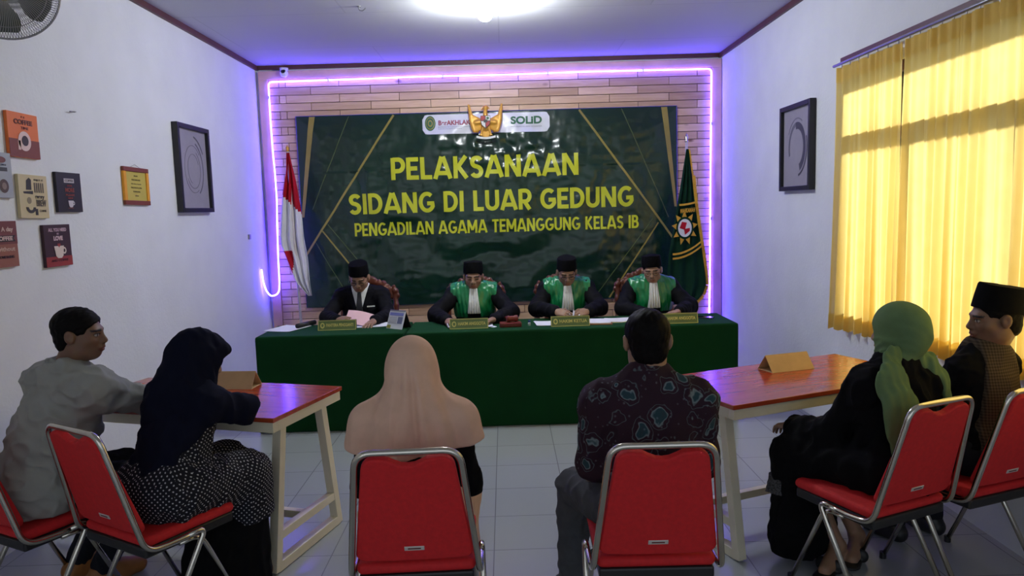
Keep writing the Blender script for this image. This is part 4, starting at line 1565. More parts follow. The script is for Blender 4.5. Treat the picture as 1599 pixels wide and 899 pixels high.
curtain('yellow curtain farthest from the camera, next to the picture frame', 5.095, 4.262, 2.545, 2.540, 0.765, 0.800, 11, 8)
curtain('middle yellow curtain panel between the two others', 4.255, 3.545, 2.545, 2.545, 0.795, 0.815, 12, 7)
curtain('nearest yellow curtain panel behind the man in the black cap', 3.538, 2.35, 2.548, 2.548, 0.835, 0.84, 13, 10)

# ================================================================== THE BENCH: two cloth-covered desks
def desk_cloth(label, x0, x1, y0, y1, zt, seed):
    """cloth falling to the floor on all sides, with soft vertical folds"""
    per = []
    n = 40
    c = [(x0, y0), (x1, y0), (x1, y1), (x0, y1)]
    for i in range(4):
        a, b = c[i], c[(i + 1) % 4]
        m = int(math.hypot(b[0] - a[0], b[1] - a[1]) / 0.02)
        per += [(a[0] + (b[0] - a[0]) * k / m, a[1] + (b[1] - a[1]) * k / m) for k in range(m)]
    N = len(per)
    w = Waves(seed, 0.5, 8)
    cx, cy = (x0 + x1) / 2, (y0 + y1) / 2
    levels = [(0.0, 1.0), (0.004, 0.35), (0.012, 0.1)] + [(0.03 + (zt - 0.035) * i / 16, 0.0) for i in range(17)]
    verts = []
    for dz, ins in levels:
        for x, y in per:
            dx, dy = x - cx, y - cy
            ox = -math.copysign(0.012, dx) * ins if abs(abs(x - cx) - (x1 - x0) / 2) < 1e-6 else 0
            oy = -math.copysign(0.012, dy) * ins if abs(abs(y - cy) - (y1 - y0) / 2) < 1e-6 else 0
            f = w(np.array([[x, y, 0.2 * dz]]))[0] * 0.006 * min(1, dz / 0.5)
            nx = math.copysign(1, dx) if abs(abs(x - cx) - (x1 - x0) / 2) < 1e-6 else 0
            ny = math.copysign(1, dy) if abs(abs(y - cy) - (y1 - y0) / 2) < 1e-6 else 0
            verts.append((x + ox + nx * f * 0.4, y + oy + ny * f, zt - dz))
    idx = np.arange(len(verts)).reshape(len(levels), N)
    nxt = np.roll(idx, -1, 1)
    q = np.stack([idx[1:], nxt[1:], nxt[:-1], idx[:-1]], 2).reshape(-1, 4)
    mb = MB()
    mb.addv(verts, [tuple(r) for r in q] + [tuple(range(N))])
    o = mb.build('tablecloth', M_GREENCLOTH)
    for p in o.data.polygons:
        p.use_smooth = len(p.vertices) == 4
    return tag(o, label, 'tablecloth')


DZ = 0.75
desk_cloth('dark green tablecloth to the floor on the shorter desk of the clerk at the left', -1.925, -0.790, 5.548, 6.105, DZ + 0.004, 1)
desk_cloth('dark green tablecloth to the floor on the long desk of the three robed judges', -0.782, 1.762, 5.548, 6.105, DZ, 2)


def sheet(name, label, x, y, w, d, rz, m=None, z=DZ, group=None, curl=0.004, n=1):
    """thin stack of paper lying on the desk"""
    t = MB()
    g = 8
    for k in range(n):
        r_ = random.uniform(-0.06, 0.06) if k else 0
        zz = z + 0.0015 + 0.0012 * k
        vs = []
        for i in range(g + 1):
            for j in range(g + 1):
                u, v = i / g - 0.5, j / g - 0.5
                px_, py_ = u * w, v * d
                vs.append((px_ * math.cos(r_) - py_ * math.sin(r_), px_ * math.sin(r_) + py_ * math.cos(r_), zz + curl * (abs(u) * 2) ** 3))
        n0 = (g + 1) ** 2
        vs += [(a, b, c - 0.001) for a, b, c in vs]
        fs = []
        for i in range(g):
            for j in range(g):
                a = i * (g + 1) + j
                fs.append((a, a + g + 1, a + g + 2, a + 1))
                fs.append((n0 + a, n0 + a + 1, n0 + a + g + 2, n0 + a + g + 1))
        for i in range(g):
            for a, b in (((i) * (g + 1), (i + 1) * (g + 1)), (i * (g + 1) + g, (i + 1) * (g + 1) + g), (i, i + 1), (g * (g + 1) + i, g * (g + 1) + i + 1)):
                fs.append((a, b, n0 + b, n0 + a))
        t.addv(vs, fs)
    o = t.build(name, m or M_PAPER)
    o.location = (x, y, 0)
    o.rotation_euler = (0, 0, rz)
    return tag(o, label, 'paper', group)


# clerk's end
sheet('paper_sheet', 'white paper sheets at the far left corner of the clerk desk', -1.78, 5.92, 0.24, 0.30, -0.35, n=3, z=DZ + 0.004, curl=0.003)
bd = MB()
bd.tube([(-0.11, 0, 0.022), (0.11, 0, 0.022)], 0.020, 12)
o = bd.build('rolled_folder', M_BLACKPLASTIC, smooth=True)
o.location, o.rotation_euler = (-1.655, 6.00, DZ + 0.004), (0, 0, 1.15)
tag(o, 'small black rolled folder beside the papers at the left corner', 'folder')
sheet('paper_sheet', 'white document lying under the hand of the man in the suit', -1.13, 5.955, 0.34, 0.20, 0.12, n=4, z=DZ + 0.004)
sheet('paper_sheet', 'white paper lying behind the leftmost name plate', -1.40, 5.90, 0.20, 0.14, 0.05, n=2, z=DZ + 0.004)
st = thing('ink_stamp', 'small red stamp standing by the right hand of the man in the suit', 'stamp', (-1.385, 5.93, DZ + 0.0085))
MB().lathe([(0, 0), (0.016, 0), (0.016, 0.014), (0.008, 0.02), (0.007, 0.03), (0.014, 0.042), (0.0, 0.05)], 16).build('handle', fm(170, 24, 50), st, smooth=True)
MB().lathe([(0, -0.0005), (0.018, -0.0005), (0.018, 0.004), (0, 0.004)], 16).build('foot', M_BLACKPLASTIC, st)

M_PLATEGREEN = mat('olive_plate', srgb(96, 116, 66), 0.45, var=0.06)
M_PLATEGOLD = mat('plate_gold', srgb(206, 196, 110), 0.45)


def name_plate(label, body, x, y, rz, z=DZ):
    t = thing('name_plate', label, 'name plate', (x, y, z), rz, 'name plates on the green desks')
    w, h = 0.30, 0.078
    tilt = math.radians(14)
    A = Matrix.Translation((0, 0, 0.0)) @ Matrix.Rotation(-tilt, 4, 'X')
    MB().box((-w / 2, 0, 0.0), (w / 2, 0.006, h), A).build('front_panel', M_PLATEGREEN, t)
    MB().box((-w / 2, 0.035, 0.001), (w / 2, 0.041, h * 0.98), Matrix.Translation((0, 0.0, 0)) @ Matrix.Rotation(math.radians(13) * 0, 4, 'X')).build('back_panel', M_PLATEGREEN, t)
    fr_ = MB()
    for a, b in (((-w / 2, -0.002, 0), (w / 2, 0.001, 0.004)), ((-w / 2, -0.002, h - 0.004), (w / 2, 0.001, h)), ((-w / 2, -0.002, 0.004), (-w / 2 + 0.004, 0.001, h - 0.004)), ((w / 2 - 0.004, -0.002, 0.004), (w / 2, 0.001, h - 0.004))):
        fr_.box(a, b, A)
    fr_.build('border', M_PLATEGOLD, t)
    ring(0.017, 0.022, 0.6, 0.001, A @ Matrix.Translation((-w / 2 + 0.035, -0.001, h / 2)), 16).build('emblem', M_PLATEGOLD, t)
    text('lettering', body, 0.04, M_PLATEGOLD, A @ Matrix.Translation((0.022, -0.001, h / 2)), t, 0.0012, 0.215, 0.026)


name_plate('green name plate reading panitera pengganti, before the man in the suit', 'PANITERA PENGGANTI', -1.352, 5.775, 0.0, DZ + 0.004)
name_plate('green name plate reading hakim anggota, before the left judge with the wooden block', 'HAKIM ANGGOTA', -0.302, 5.668, 0.02)
name_plate('green name plate reading hakim ketua, before the middle judge', 'HAKIM KETUA', 0.487, 5.640, 0.02)
name_plate('green name plate reading hakim anggota, half hidden behind the head of the man in batik', 'HAKIM ANGGOTA', 1.322, 5.612, 0.02)

cal = thing('desk_calendar', 'white standing tent calendar with black back near the desk seam', 'calendar', (-0.865, 5.79, DZ + 0.004), -0.62)
MB().addv([], []) if False else None
pr1 = MB()
pr1.addv([(-0.085, -0.055, 0), (0.085, -0.055, 0), (0.085, 0.0, 0.135), (-0.085, 0.0, 0.135), (-0.085, -0.052, 0), (0.085, -0.052, 0), (0.085, 0.003, 0.135), (-0.085, 0.003, 0.135)],
         [(0, 1, 2, 3), (7, 6, 5, 4), (0, 4, 5, 1), (3, 2, 6, 7), (0, 3, 7, 4), (1, 5, 6, 2)])
pr1.build('page', M_PAPER, cal)
pr2 = MB()
pr2.addv([(-0.085, 0.055, 0), (0.085, 0.055, 0), (0.085, 0.003, 0.134), (-0.085, 0.003, 0.134), (-0.085, 0.051, 0), (0.085, 0.051, 0), (0.085, 0.0, 0.132), (-0.085, 0.0, 0.132)],
         [(3, 2, 1, 0), (4, 5, 6, 7), (0, 1, 5, 4), (2, 3, 7, 6), (0, 4, 7, 3), (1, 2, 6, 5)])
pr2.build('back_board', M_BLACKPLASTIC, cal)
MB().tube([(-0.08, 0.0015, 0.138), (0.08, 0.0015, 0.138)], 0.005, 8).build('spiral', M_METALGREY, cal)
Mc = frame_M((0, -0.0565, 0), (1, 0, 0), (0, 0.055, 0.135))
flat('photo_block', Mc, rect(0.02, 0.045, 0.07, 0.10), fm(110, 116, 150), cal)
flat('photo_block', Mc, rect(-0.075, 0.108, 0.07, 0.132), fm(120, 124, 190), cal)
flat('photo_block', Mc, rect(-0.08, 0.004, -0.04, 0.03), fm(150, 150, 60), cal)
for i in range(5):
    flat('date_row', Mc, rect(-0.075, 0.045 + 0.011 * i, 0.012, 0.049 + 0.011 * i), fm(150, 150, 158), cal)

gv = thing('gavel_block', 'dark wooden gavel sounding block on the long desk', 'gavel block', (0.022, 5.72, DZ), 0.05)
M_ROSEWOOD = mat('rosewood', srgb(110, 40, 26), 0.3, var=0.25, scale=30)
MB().box((-0.085, -0.05, 0), (0.085, 0.05, 0.034)).build('block', M_ROSEWOOD, gv, bevel=0.006)
gl = thing('gavel', 'dark wooden gavel resting on its block', 'gavel', (0.035, 5.735, DZ + 0.034), 0.3)
MB().lathe([(0, -0.045), (0.024, -0.045), (0.026, -0.03), (0.02, -0.015), (0.022, 0.0), (0.02, 0.015), (0.026, 0.03), (0.024, 0.045), (0, 0.045)], 18, Matrix.Translation((0, 0, 0.026)) @ Matrix.Rotation(math.pi / 2, 4, 'Y')).build('head', M_ROSEWOOD, gl, smooth=True)
MB().tube([(0, 0.015, 0.024), (0, 0.12, 0.012), (0, 0.17, 0.010)], [0.007, 0.009, 0.011], 10).build('handle', M_ROSEWOOD, gl, smooth=True)

bt = thing('ink_bottle', 'tiny blue capped bottle between the gavel and the papers', 'bottle', (0.170, 5.73, DZ))
MB().lathe([(0, 0), (0.011, 0), (0.011, 0.022), (0.007, 0.027), (0, 0.027)], 14).build('body', fm(190, 200, 206), bt, smooth=True)
MB().lathe([(0, 0.027), (0.009, 0.027), (0.009, 0.042), (0, 0.042)], 14).build('cap', fm(24, 54, 130), bt)
ph = MB().box((-0.08, -0.04, 0), (0.08, 0.04, 0.009)).build('mobile_phone', M_BLACKPLASTIC, bevel=0.006)
ph.location, ph.rotation_euler = (1.575, 5.85, DZ), (0, 0, -0.5)
tag(ph, 'black phone lying on the right end of the long desk', 'phone')
MB().box((-0.074, -0.035, 0.0088), (0.074, 0.035, 0.0096)).build('screen', M_LENS, ph)
sheet('paper_sheet', 'white paper in front of the left judge behind his name plate', -0.27, 5.80, 0.30, 0.16, 0.02, n=3)
sheet('paper_sheet', 'small white slip beside the right edge of the left judge name plate', -0.125, 5.72, 0.05, 0.07, 0.6)
sheet('paper_sheet', 'white papers left of the middle judge name plate', 0.34, 5.80, 0.24, 0.22, 0.08, n=4)
ob = thing('open_file', 'open brown file with white pages right of the middle judge name plate', 'file', (0.70, 5.79, DZ), -0.12)
MB().box((-0.13, -0.12, 0.0), (0.13, 0.12, 0.004)).build('cover', fm(150, 84, 40), ob)
MB().box((-0.12, -0.11, 0.0045), (0.118, 0.112, 0.014)).build('pages', M_PAPER, ob, bevel=0.003)
sheet('paper_sheet', 'white paper sheets between the middle judge and the right judge', 0.93, 5.86, 0.26, 0.20, 0.10, n=4)
sheet('paper_sheet', 'yellowish paper under the white sheets beside the open file', 0.86, 5.765, 0.16, 0.06, 0.06, m=fm(206, 196, 130))


# ================================================================== JUDGES' CARVED CHAIRS
def carved_chair(label, x, y):
    """faces the camera (-y)"""
    t = thing('carved_chair', label, 'chair', (x, y, 0), math.pi, 'carved wooden chairs behind the green desks')
    MB().box((-0.26, -0.24, 0.40), (0.26, 0.26, 0.45)).build('seat_frame', M_CARVED, t, bevel=0.012)
    v = Vol((-0.3, -0.3, 0.4), (0.3, 0.32, 0.56), 0.01)
    v.rbox((0, 0.01, 0.475), (0.235, 0.235, 0.04), 0.035)
    vol_object('seat_cushion', v, fm(120, 74, 44), t)
    for sx in (-1, 1):
        MB().lathe([(0, 0), (0.018, 0), (0.022, 0.06), (0.016, 0.10), (0.028, 0.22), (0.030, 0.34), (0.034, 0.40), (0, 0.40)], 14, Matrix.Translation((sx * 0.225, 0.22, 0))).build('leg', M_CARVED, t, smooth=True)
        MB().tube([(sx * 0.22, -0.27, 0), (sx * 0.22, -0.225, 0.2), (sx * 0.22, -0.21, 0.41)], [0.018, 0.022, 0.026], 10).build('leg', M_CARVED, t, smooth=True)
        v = Vol((sx * 0.27 - 0.1, -0.45, 0.4), (sx * 0.27 + 0.1, -0.1, 1.05), 0.008)
        v.chain([(sx * 0.235, -0.215, 0.42), (sx * 0.25, -0.24, 0.62), (sx * 0.245, -0.275, 0.82), (sx * 0.235, -0.30, 0.90)], [0.024, 0.022, 0.022, 0.024], 0.02)
        v.ell((sx * 0.235, -0.305, 0.945), (0.034, 0.03, 0.032), k=0.015).ell((sx * 0.225, -0.307, 0.985), (0.018, 0.018, 0.022), k=0.008)
        v.ell((sx * 0.262, -0.295, 0.905), (0.02, 0.02, 0.025), k=0.01)
        vol_object('post', v, M_CARVED, t)
        v = Vol((sx * 0.27 - 0.1, -0.35, 0.4), (sx * 0.27 + 0.1, 0.35, 0.8), 0.008)
        v.chain([(sx * 0.25, -0.25, 0.70), (sx * 0.275, 0.0, 0.665), (sx * 0.27, 0.18, 0.665), (sx * 0.26, 0.235, 0.64)], [0.02, 0.024, 0.026, 0.026], 0.02)
        v.chain([(sx * 0.265, 0.17, 0.65), (sx * 0.25, 0.13, 0.54), (sx * 0.235, 0.17, 0.43)], [0.02, 0.016, 0.02], 0.02)
        vol_object('armrest', v, M_CARVED, t)
    v = Vol((-0.3, -0.42, 0.78), (0.3, -0.2, 1.2), 0.007)
    arch = [(0.205 * math.sin(a), -0.31, 0.87 + 0.165 * math.cos(a)) for a in np.linspace(-1.45, 1.45, 15)]
    v.chain([np.array(p) for p in arch], [0.024] * 15, 0.01)
    for i, p in enumerate(arch):
        v.ell((p[0] * 1.10, -0.31, 0.87 + (p[2] - 0.87) * 1.12), (0.021, 0.02, 0.021) if i % 2 else (0.028, 0.024, 0.028), k=0.008)
    v.ell((0, -0.31, 1.065), (0.05, 0.024, 0.032), k=0.02)
    vol_object('carved_crest', v, M_CARVED, t)
    v = Vol((-0.28, -0.4, 0.4), (0.28, -0.1, 1.1), 0.01)
    v.rbox((0, -0.275, 0.76), (0.185, 0.028, 0.24), 0.028)
    v.cut((0, -0.30, 1.03), (0, 0, 1), 0.02)
    vol_object('back_cushion', v, fm(120, 74, 44), t)


JX = [(-1.262, 6.42), (-0.287, 6.40), (0.525, 6.42), (1.262, 6.42)]
carved_chair('carved wooden chair of the man in the black suit', JX[0][0], 6.45)
carved_chair('carved wooden chair of the leftmost robed judge', JX[1][0], 6.45)
carved_chair('carved wooden chair of the middle judge', JX[2][0], 6.45)
carved_chair('carved wooden chair of the right judge beside the green flag', JX[3][0], 6.45)


# ================================================================== WOODEN TABLES ON STEEL FRAMES
def steel_table(label, x, y, rz, L, D):
    t = thing('table', label, 'table', (x, y, 0), rz, 'red-brown tables on cream steel frames')
    H = 0.755
    MB().box((-L / 2, -D / 2, H - 0.022), (L / 2, D / 2, H)).build('tabletop', M_TABLETOP, t, bevel=0.003)
    ap = MB()
    z1, z0, w = H - 0.022, H - 0.072, 0.04
    ap.box((-L / 2 + .01, -D / 2 + .008, z0), (L / 2 - .01, -D / 2 + .008 + w, z1)).box((-L / 2 + .01, D / 2 - .008 - w, z0), (L / 2 - .01, D / 2 - .008, z1))
    ap.box((-L / 2 + .01, -D / 2 + .008 + w, z0), (-L / 2 + .01 + w, D / 2 - .008 - w, z1)).box((L / 2 - .01 - w, -D / 2 + .008 + w, z0), (L / 2 - .01, D / 2 - .008 - w, z1))
    ap.build('apron', M_WHITESTEEL, t, bevel=0.002)
    s = 0.045
    for sx in (-1, 1):
        xx = sx * (L / 2 - 0.06)
        for sy in (-1, 1):
            MB().bar((xx, sy * (D / 2 - 0.13), z0), (xx, sy * (D / 2 - 0.025), 0.006), s, s, up=(1, 0, 0)).build('leg', M_WHITESTEEL, t, bevel=0.002)
        MB().bar((xx, -D / 2 + 0.045, s / 2 + 0.004), (xx, D / 2 - 0.045, s / 2 + 0.004), s, s).build('floor_rail', M_WHITESTEEL, t, bevel=0.002)
        MB().bar((xx, -D / 2 + 0.07, 0.17), (xx, D / 2 - 0.07, 0.17), s * 0.9, s * 0.9).build('cross_rail', M_WHITESTEEL, t, bevel=0.002)
    MB().bar((-L / 2 + 0.08, 0, 0.17), (L / 2 - 0.08, 0, 0.17), s * 0.85, s * 0.85).build('stretcher', M_WHITESTEEL, t, bevel=0.002)
    return t


TAB_R = (1.473, 3.766, math.radians(22.0))
TAB_L = (-1.587, 3.748, math.radians(-17.0))
steel_table('red-brown wooden table with cream steel frame before the navy and grey dressed pair', *TAB_L, 1.26, 0.62)
steel_table('red-brown wooden table with cream steel frame before the woman in the green scarf', *TAB_R, 1.26, 0.63)


def card_tent(label, x, y, rz, w=0.27, h=0.085, d=0.13):
    t = thing('card_tent', label, 'table sign', (x, y, 0.755), rz)
    for s in (-1, 1):
        m = MB()
        a, b = Vector((-w / 2, s * d / 2, 0)), Vector((-w / 2, 0, h))
        n = Vector((0, -s * h, -d / 2)).normalized() * 0.002
        X = Vector((w, 0, 0))
        m.addv([a, a + X, b + X, b, a + n, a + X + n, b + X + n, b + n], [(0, 1, 2, 3), (7, 6, 5, 4), (0, 4, 5, 1), (3, 2, 6, 7), (0, 3, 7, 4), (1, 5, 6, 2)])
        m.build('card_face', M_CARD, t)
    MB().box((-w / 2, -d / 2, 0.0), (w / 2, d / 2, 0.0015)).build('card_base', M_CARD, t)


card_tent('folded kraft card tent on the right table', 1.515, 3.945, math.radians(17))
card_tent('folded kraft card tent on the left table behind the woman in navy', -1.500, 3.93, math.radians(-6), w=0.27)


# ================================================================== RED CHROME CHAIRS
def red_chair(label, x, y, rz_deg):
    t = thing('banquet_chair', label, 'chair', (x, y, 0), math.radians(rz_deg), 'red chrome framed chairs')
    # seat pad
    v = Vol((-0.26, -0.27, 0.39), (0.26, 0.27, 0.50), 0.007)
    v.rbox((0, 0.01, 0.449), (0.205, 0.205, 0.021), 0.020)
    v.ell((0, 0.02, 0.462), (0.16, 0.16, 0.016), k=0.02)
    vol_object('seat', v, M_RED, t)
    MB().box((-0.198, -0.195, 0.388), (0.198, 0.205, 0.430)).build('seat_pan', M_BLACKPLASTIC, t, bevel=0.008)
    # back pad: rounded trapezoid with a scooped top, leaning back
    lean = math.atan2(0.14, 0.455)
    A = Matrix.Translation((0, -0.185, 0.455)) @ Matrix.Rotation(lean, 4, 'X')
    pl = []
    wb_, wt, hb, ht = 0.200, 0.150, 0.035, 0.452

    def corner(cx, cz, r, a0, a1):
        return [(cx + r * math.cos(math.radians(a)), cz + r * math.sin(math.radians(a))) for a in np.linspace(a0, a1, 7)]
    pl += corner(-wb_ + 0.035, hb + 0.035, 0.035, 185, 268)
    pl += [(-0.08, hb - 0.004), (0.08, hb - 0.004)]
    pl += corner(wb_ - 0.035, hb + 0.035, 0.035, 272, 355)
    pl += corner(wt - 0.042, ht - 0.045, 0.045, 5, 95)
    pl += [(0.062, ht - 0.006), (0.045, ht - 0.016), (0.022, ht - 0.027), (0.0, ht - 0.030), (-0.022, ht - 0.027), (-0.045, ht - 0.016), (-0.062, ht - 0.006)]
    pl += corner(-wt + 0.042, ht - 0.045, 0.045, 85, 175)
    bk = MB().prism(pl, 0.030, A @ Matrix.Translation((0, -0.012, 0))).build('backrest', M_RED, t, bevel=0.008, segs=3)
    bm_ = A @ Matrix.Translation((0.0, -0.0125, 0.088))
    bdg = MB().box((-0.034, -0.0025, -0.0085), (0.034, 0.0, 0.0085), bm_).build('badge', M_BADGE, bk, bevel=0.003)
    MB().box((-0.022, -0.0035, -0.0025), (0.022, -0.0026, 0.0025), bm_).build('badge_mark', fm(110, 60, 56), bdg)
    # bent tube: along the seat sides, round the knee, up and over the top
    B = lambda x_, z_: A @ Vector((x_, 0.004, z_))
    r = 0.0115
    P = [Vector((-0.224, 0.015, 0.424)), Vector((-0.223, -0.10, 0.418)), Vector((-0.220, -0.205, 0.428)), B(-0.168, 0.468), B(0.168, 0.468), Vector((0.220, -0.205, 0.428)), Vector((0.223, -0.10, 0.418)), Vector((0.224, 0.015, 0.424))]
    path = fillet(P[:3], 0.02, 3)[:-1] + []
    path = fillet(P, 0.055, 7)
    MB().tube(path, r, 12).build('back_frame', M_CHROME, t, smooth=True)
    for sx in (-1, 1):
        # outer leg: front corner bends down and runs to the rear foot; inner leg crosses to the front foot
        MB().tube(fillet([(sx * 0.224, -0.03, 0.422), (sx * 0.226, 0.050, 0.428), (sx * 0.234, -0.205, 0.0)], 0.05, 7), r, 12).build('leg', M_CHROME, t, smooth=True)
        MB().tube(fillet([(sx * 0.195, -0.05, 0.392), (sx * 0.196, 0.045, 0.392), (sx * 0.206, 0.225, 0.0)], 0.05, 6), r * 0.9, 12).build('leg', M_CHROME, t, smooth=True)
    MB().tube([(-0.196, -0.03, 0.392), (0.196, -0.03, 0.392)], r * 0.8, 10).build('crossbar', M_CHROME, t, smooth=True)
    ft = MB()
    for sx in (-1, 1):
        ft.lathe([(0, 0), (0.016, 0), (0.016, 0.03), (0, 0.03)], 12, Matrix.Translation((sx * 0.234, -0.200, 0)))
        ft.lathe([(0, 0), (0.015, 0), (0.015, 0.03), (0, 0.03)], 12, Matrix.Translation((sx * 0.206, 0.220, 0)))
    ft.build('rubber_feet', M_BLACKPLASTIC, t)
    return t


CH = dict(pink=(-0.347, 2.615, 2.0), batik=(0.490, 2.60, -1.0), green=(1.495, 2.97, 23.0), navy=(-1.465, 2.945, -31.0), cap=(1.985, 3.127, 20.0), grey=(-1.996, 3.035, -28.0))
red_chair('red chair under the woman in the dusty pink headscarf', *CH['pink'])
red_chair('red chair under the man in the batik shirt', *CH['batik'])
red_chair('red chair under the woman in the sage green scarf', *CH['green'])
red_chair('red chair under the woman in the navy headscarf', *CH['navy'])
red_chair('red chair under the man in the black cap, cut by the right photo edge', *CH['cap'])
red_chair('red chair under the man in the grey shirt, cut by the left photo edge', *CH['grey'])

# ================================================================== PEOPLE
class Pose:
    """seated figure: x to its right, y ahead, z up; joints kept in world space"""

    def __init__(s, sx, sy, yaw_deg):
        a = math.radians(yaw_deg)
        s.S = V3(sx, sy, 0)
        s.fw = V3(-math.sin(a), math.cos(a), 0)
        s.rt = V3(math.cos(a), math.sin(a), 0)
        s.j = {}

    def L(s, x, y, z):
        return s.S + s.rt * x + s.fw * y + V3(0, 0, z)

    def set(s, **kw):
        for k, p in kw.items():
            s.j[k] = s.L(*p)
        return s

    def world(s, **kw):
        for k, p in kw.items():
            s.j[k] = V3(*p)
        return s

    def face(s, yaw_deg, pitch_deg=0, roll_deg=0):
        """yaw measured like the body's: 0 looks along +y, positive turns left"""
        a, b, c = map(math.radians, (yaw_deg, pitch_deg, roll_deg))
        f = V3(-math.sin(a) * math.cos(b), math.cos(a) * math.cos(b), math.sin(b))
        r = V3(math.cos(a), math.sin(a), 0)
        u = np.cross(r, f)
        r, u = r * math.cos(c) + u * math.sin(c), u * math.cos(c) - r * math.sin(c)
        s.HR = np.stack([r, f, u], 1)
        return s

    def H(s, x, y, z):
        return s.j['head'] + s.HR @ V3(x, y, z)

    def TR(s):
        up = nrm(s.j['neck'] - s.j['hip'])
        r = nrm(s.j['shR'] - s.j['shL'])
        r = nrm(r - up * (r @ up))
        return np.stack([r, np.cross(up, r), up], 1)

    def bounds(s, m=0.2, keys=None):
        P = np.array([p for k, p in s.j.items() if keys is None or k in keys])
        lo, hi = P.min(0) - m, P.max(0) + m
        lo[2] = max(lo[2], -0.02)
        return lo, hi


def torso(v, p, t=0.0, k=0.05, w=1.0, belly=0.0):
    R = p.TR()
    r, f, u = R.T
    hip, neck = p.j['hip'], p.j['neck']
    shm = (p.j['shL'] + p.j['shR']) / 2
    sw = np.linalg.norm(p.j['shR'] - p.j['shL']) / 2
    v.ell(hip + u * 0.01, V3(0.160 * w, 0.125, 0.115) + t, R, k)
    v.ell(lerp(hip, neck, 0.40) + f * (0.008 + belly), V3(0.138 * w, 0.105 + belly, 0.17) + t, R, k)
    v.ell(lerp(hip, shm, 0.72) + f * 0.012, V3(max(0.12, sw * 0.90), 0.112, 0.155) + t, R, k)
    v.cone(p.j['shL'], p.j['shR'], 0.052 + t, 0.052 + t, k)
    for s in ('shL', 'shR'):
        v.cone(neck + u * 0.012, lerp(neck, p.j[s], 0.8) + u * 0.004, 0.050 + t, 0.044 + t, k)
    return v


def arm(v, p, s, t=0.0, k=0.02, lower=1.0, upper=True, r=(0.050, 0.040, 0.027), skip=0.0):
    sh, el, wr = p.j['sh' + s], p.j['el' + s], p.j['wr' + s]
    if upper:
        v.cone(sh, el, r[0] + t, r[1] + t, k)
    if lower > 0:
        v.cone(el, lerp(el, wr, lower), r[1] + t, r[1] + (r[2] - r[1]) * lower + t, k)
    return v


def leg(v, p, s, t=0.0, k=0.03, shin=1.0):
    sg = -1 if s == 'L' else 1
    hp = p.j['hip'] + p.rt * (0.085 * sg)
    kn, an = p.j['kn' + s], p.j['an' + s]
    v.cone(hp, kn, 0.085 + t, 0.058 + t, k)
    if shin > 0:
        v.cone(kn, lerp(kn, an, shin), 0.055 + t, 0.055 - 0.018 * shin + t, k)
        m = lerp(kn, an, 0.35)
        v.ell(m - p.fw * 0.014, (0.05 + t, 0.05 + t, 0.09 + t), None, k)
    return v


def foot(v, p, s, t=0.0, k=0.015):
    an, to = p.j['an' + s], p.j['to' + s]
    d = nrm(to - an)
    heel = V3(an[0], an[1], 0) - V3(d[0], d[1], 0) * 0.03 + V3(0, 0, 0.032 + t)
    to = V3(to[0], to[1], max(to[2], 0.026 + t))
    v.cone(an, heel + V3(0, 0, 0.01), 0.036 + t, 0.030 + t, k)
    v.cone(heel, lerp(heel, to, 0.6), 0.030 + t, 0.036 + t, k)
    v.cone(an, to, 0.034 + t, 0.024 + t, k)
    v.cone(lerp(heel, to, 0.6), to, 0.036 + t, 0.025 + t, k)
    return v


def hand(v, wr, d, n, thumb, curl=0.5, spread=1.0, sc=1.0):
    """five fingered hand: d towards the fingertips, n the way the palm faces, thumb = side of the thumb"""
    d = nrm(d)
    n = nrm(np.asarray(n) - d * (np.asarray(n) @ d))
    t = nrm(np.asarray(thumb) - d * (np.asarray(thumb) @ d) - n * (np.asarray(thumb) @ n))
    S = sc
    v.cone(wr - d * 0.02, wr + d * 0.02 * S, 0.026, 0.028, 0.01, flat=(n, 0.75))
    v.rbox(wr + d * 0.052 * S, (0.036 * S, 0.040 * S, 0.0125), 0.012, np.stack([t, d, n], 1), 0.014)
    v.ell(wr + d * 0.030 * S + t * 0.022 * S + n * 0.006, (0.018, 0.028, 0.014), np.stack([t, d, n], 1), 0.012)
    L4 = (0.070, 0.078, 0.073, 0.057)
    for i in range(4):
        b = wr + (d * (0.088 - 0.004 * abs(i - 1.2)) + t * (0.0285 - 0.0195 * i)) * S
        a = (1.5 - i) * 0.07 * spread
        dd = nrm(d + t * a)
        ang = 0.0
        q = b
        rr = (0.0090, 0.0085, 0.0076, 0.0064)
        for sgm, (fr, cb) in enumerate(((0.45, 0.55), (0.30, 0.95), (0.25, 0.7))):
            ang += curl * cb * (1 + 0.08 * i)
            e = q + (dd * math.cos(ang) + n * math.sin(ang)) * L4[i] * fr * S
            v.cone(q, e, rr[sgm] * S, rr[sgm + 1] * S, 0.003)
            q = e
    b = wr + (d * 0.028 + t * 0.030 + n * 0.006) * S
    d1 = nrm(d * 0.62 + t * 0.72 + n * (0.2 + 0.3 * curl))
    d2 = nrm(d * 0.92 + t * (0.35 - 0.5 * curl) + n * (0.15 + 0.4 * curl))
    e1 = b + d1 * 0.036 * S
    v.cone(b, e1, 0.0125 * S, 0.0105 * S, 0.008)
    v.cone(e1, e1 + d2 * 0.034 * S, 0.0102 * S, 0.0078 * S, 0.003)
    return v


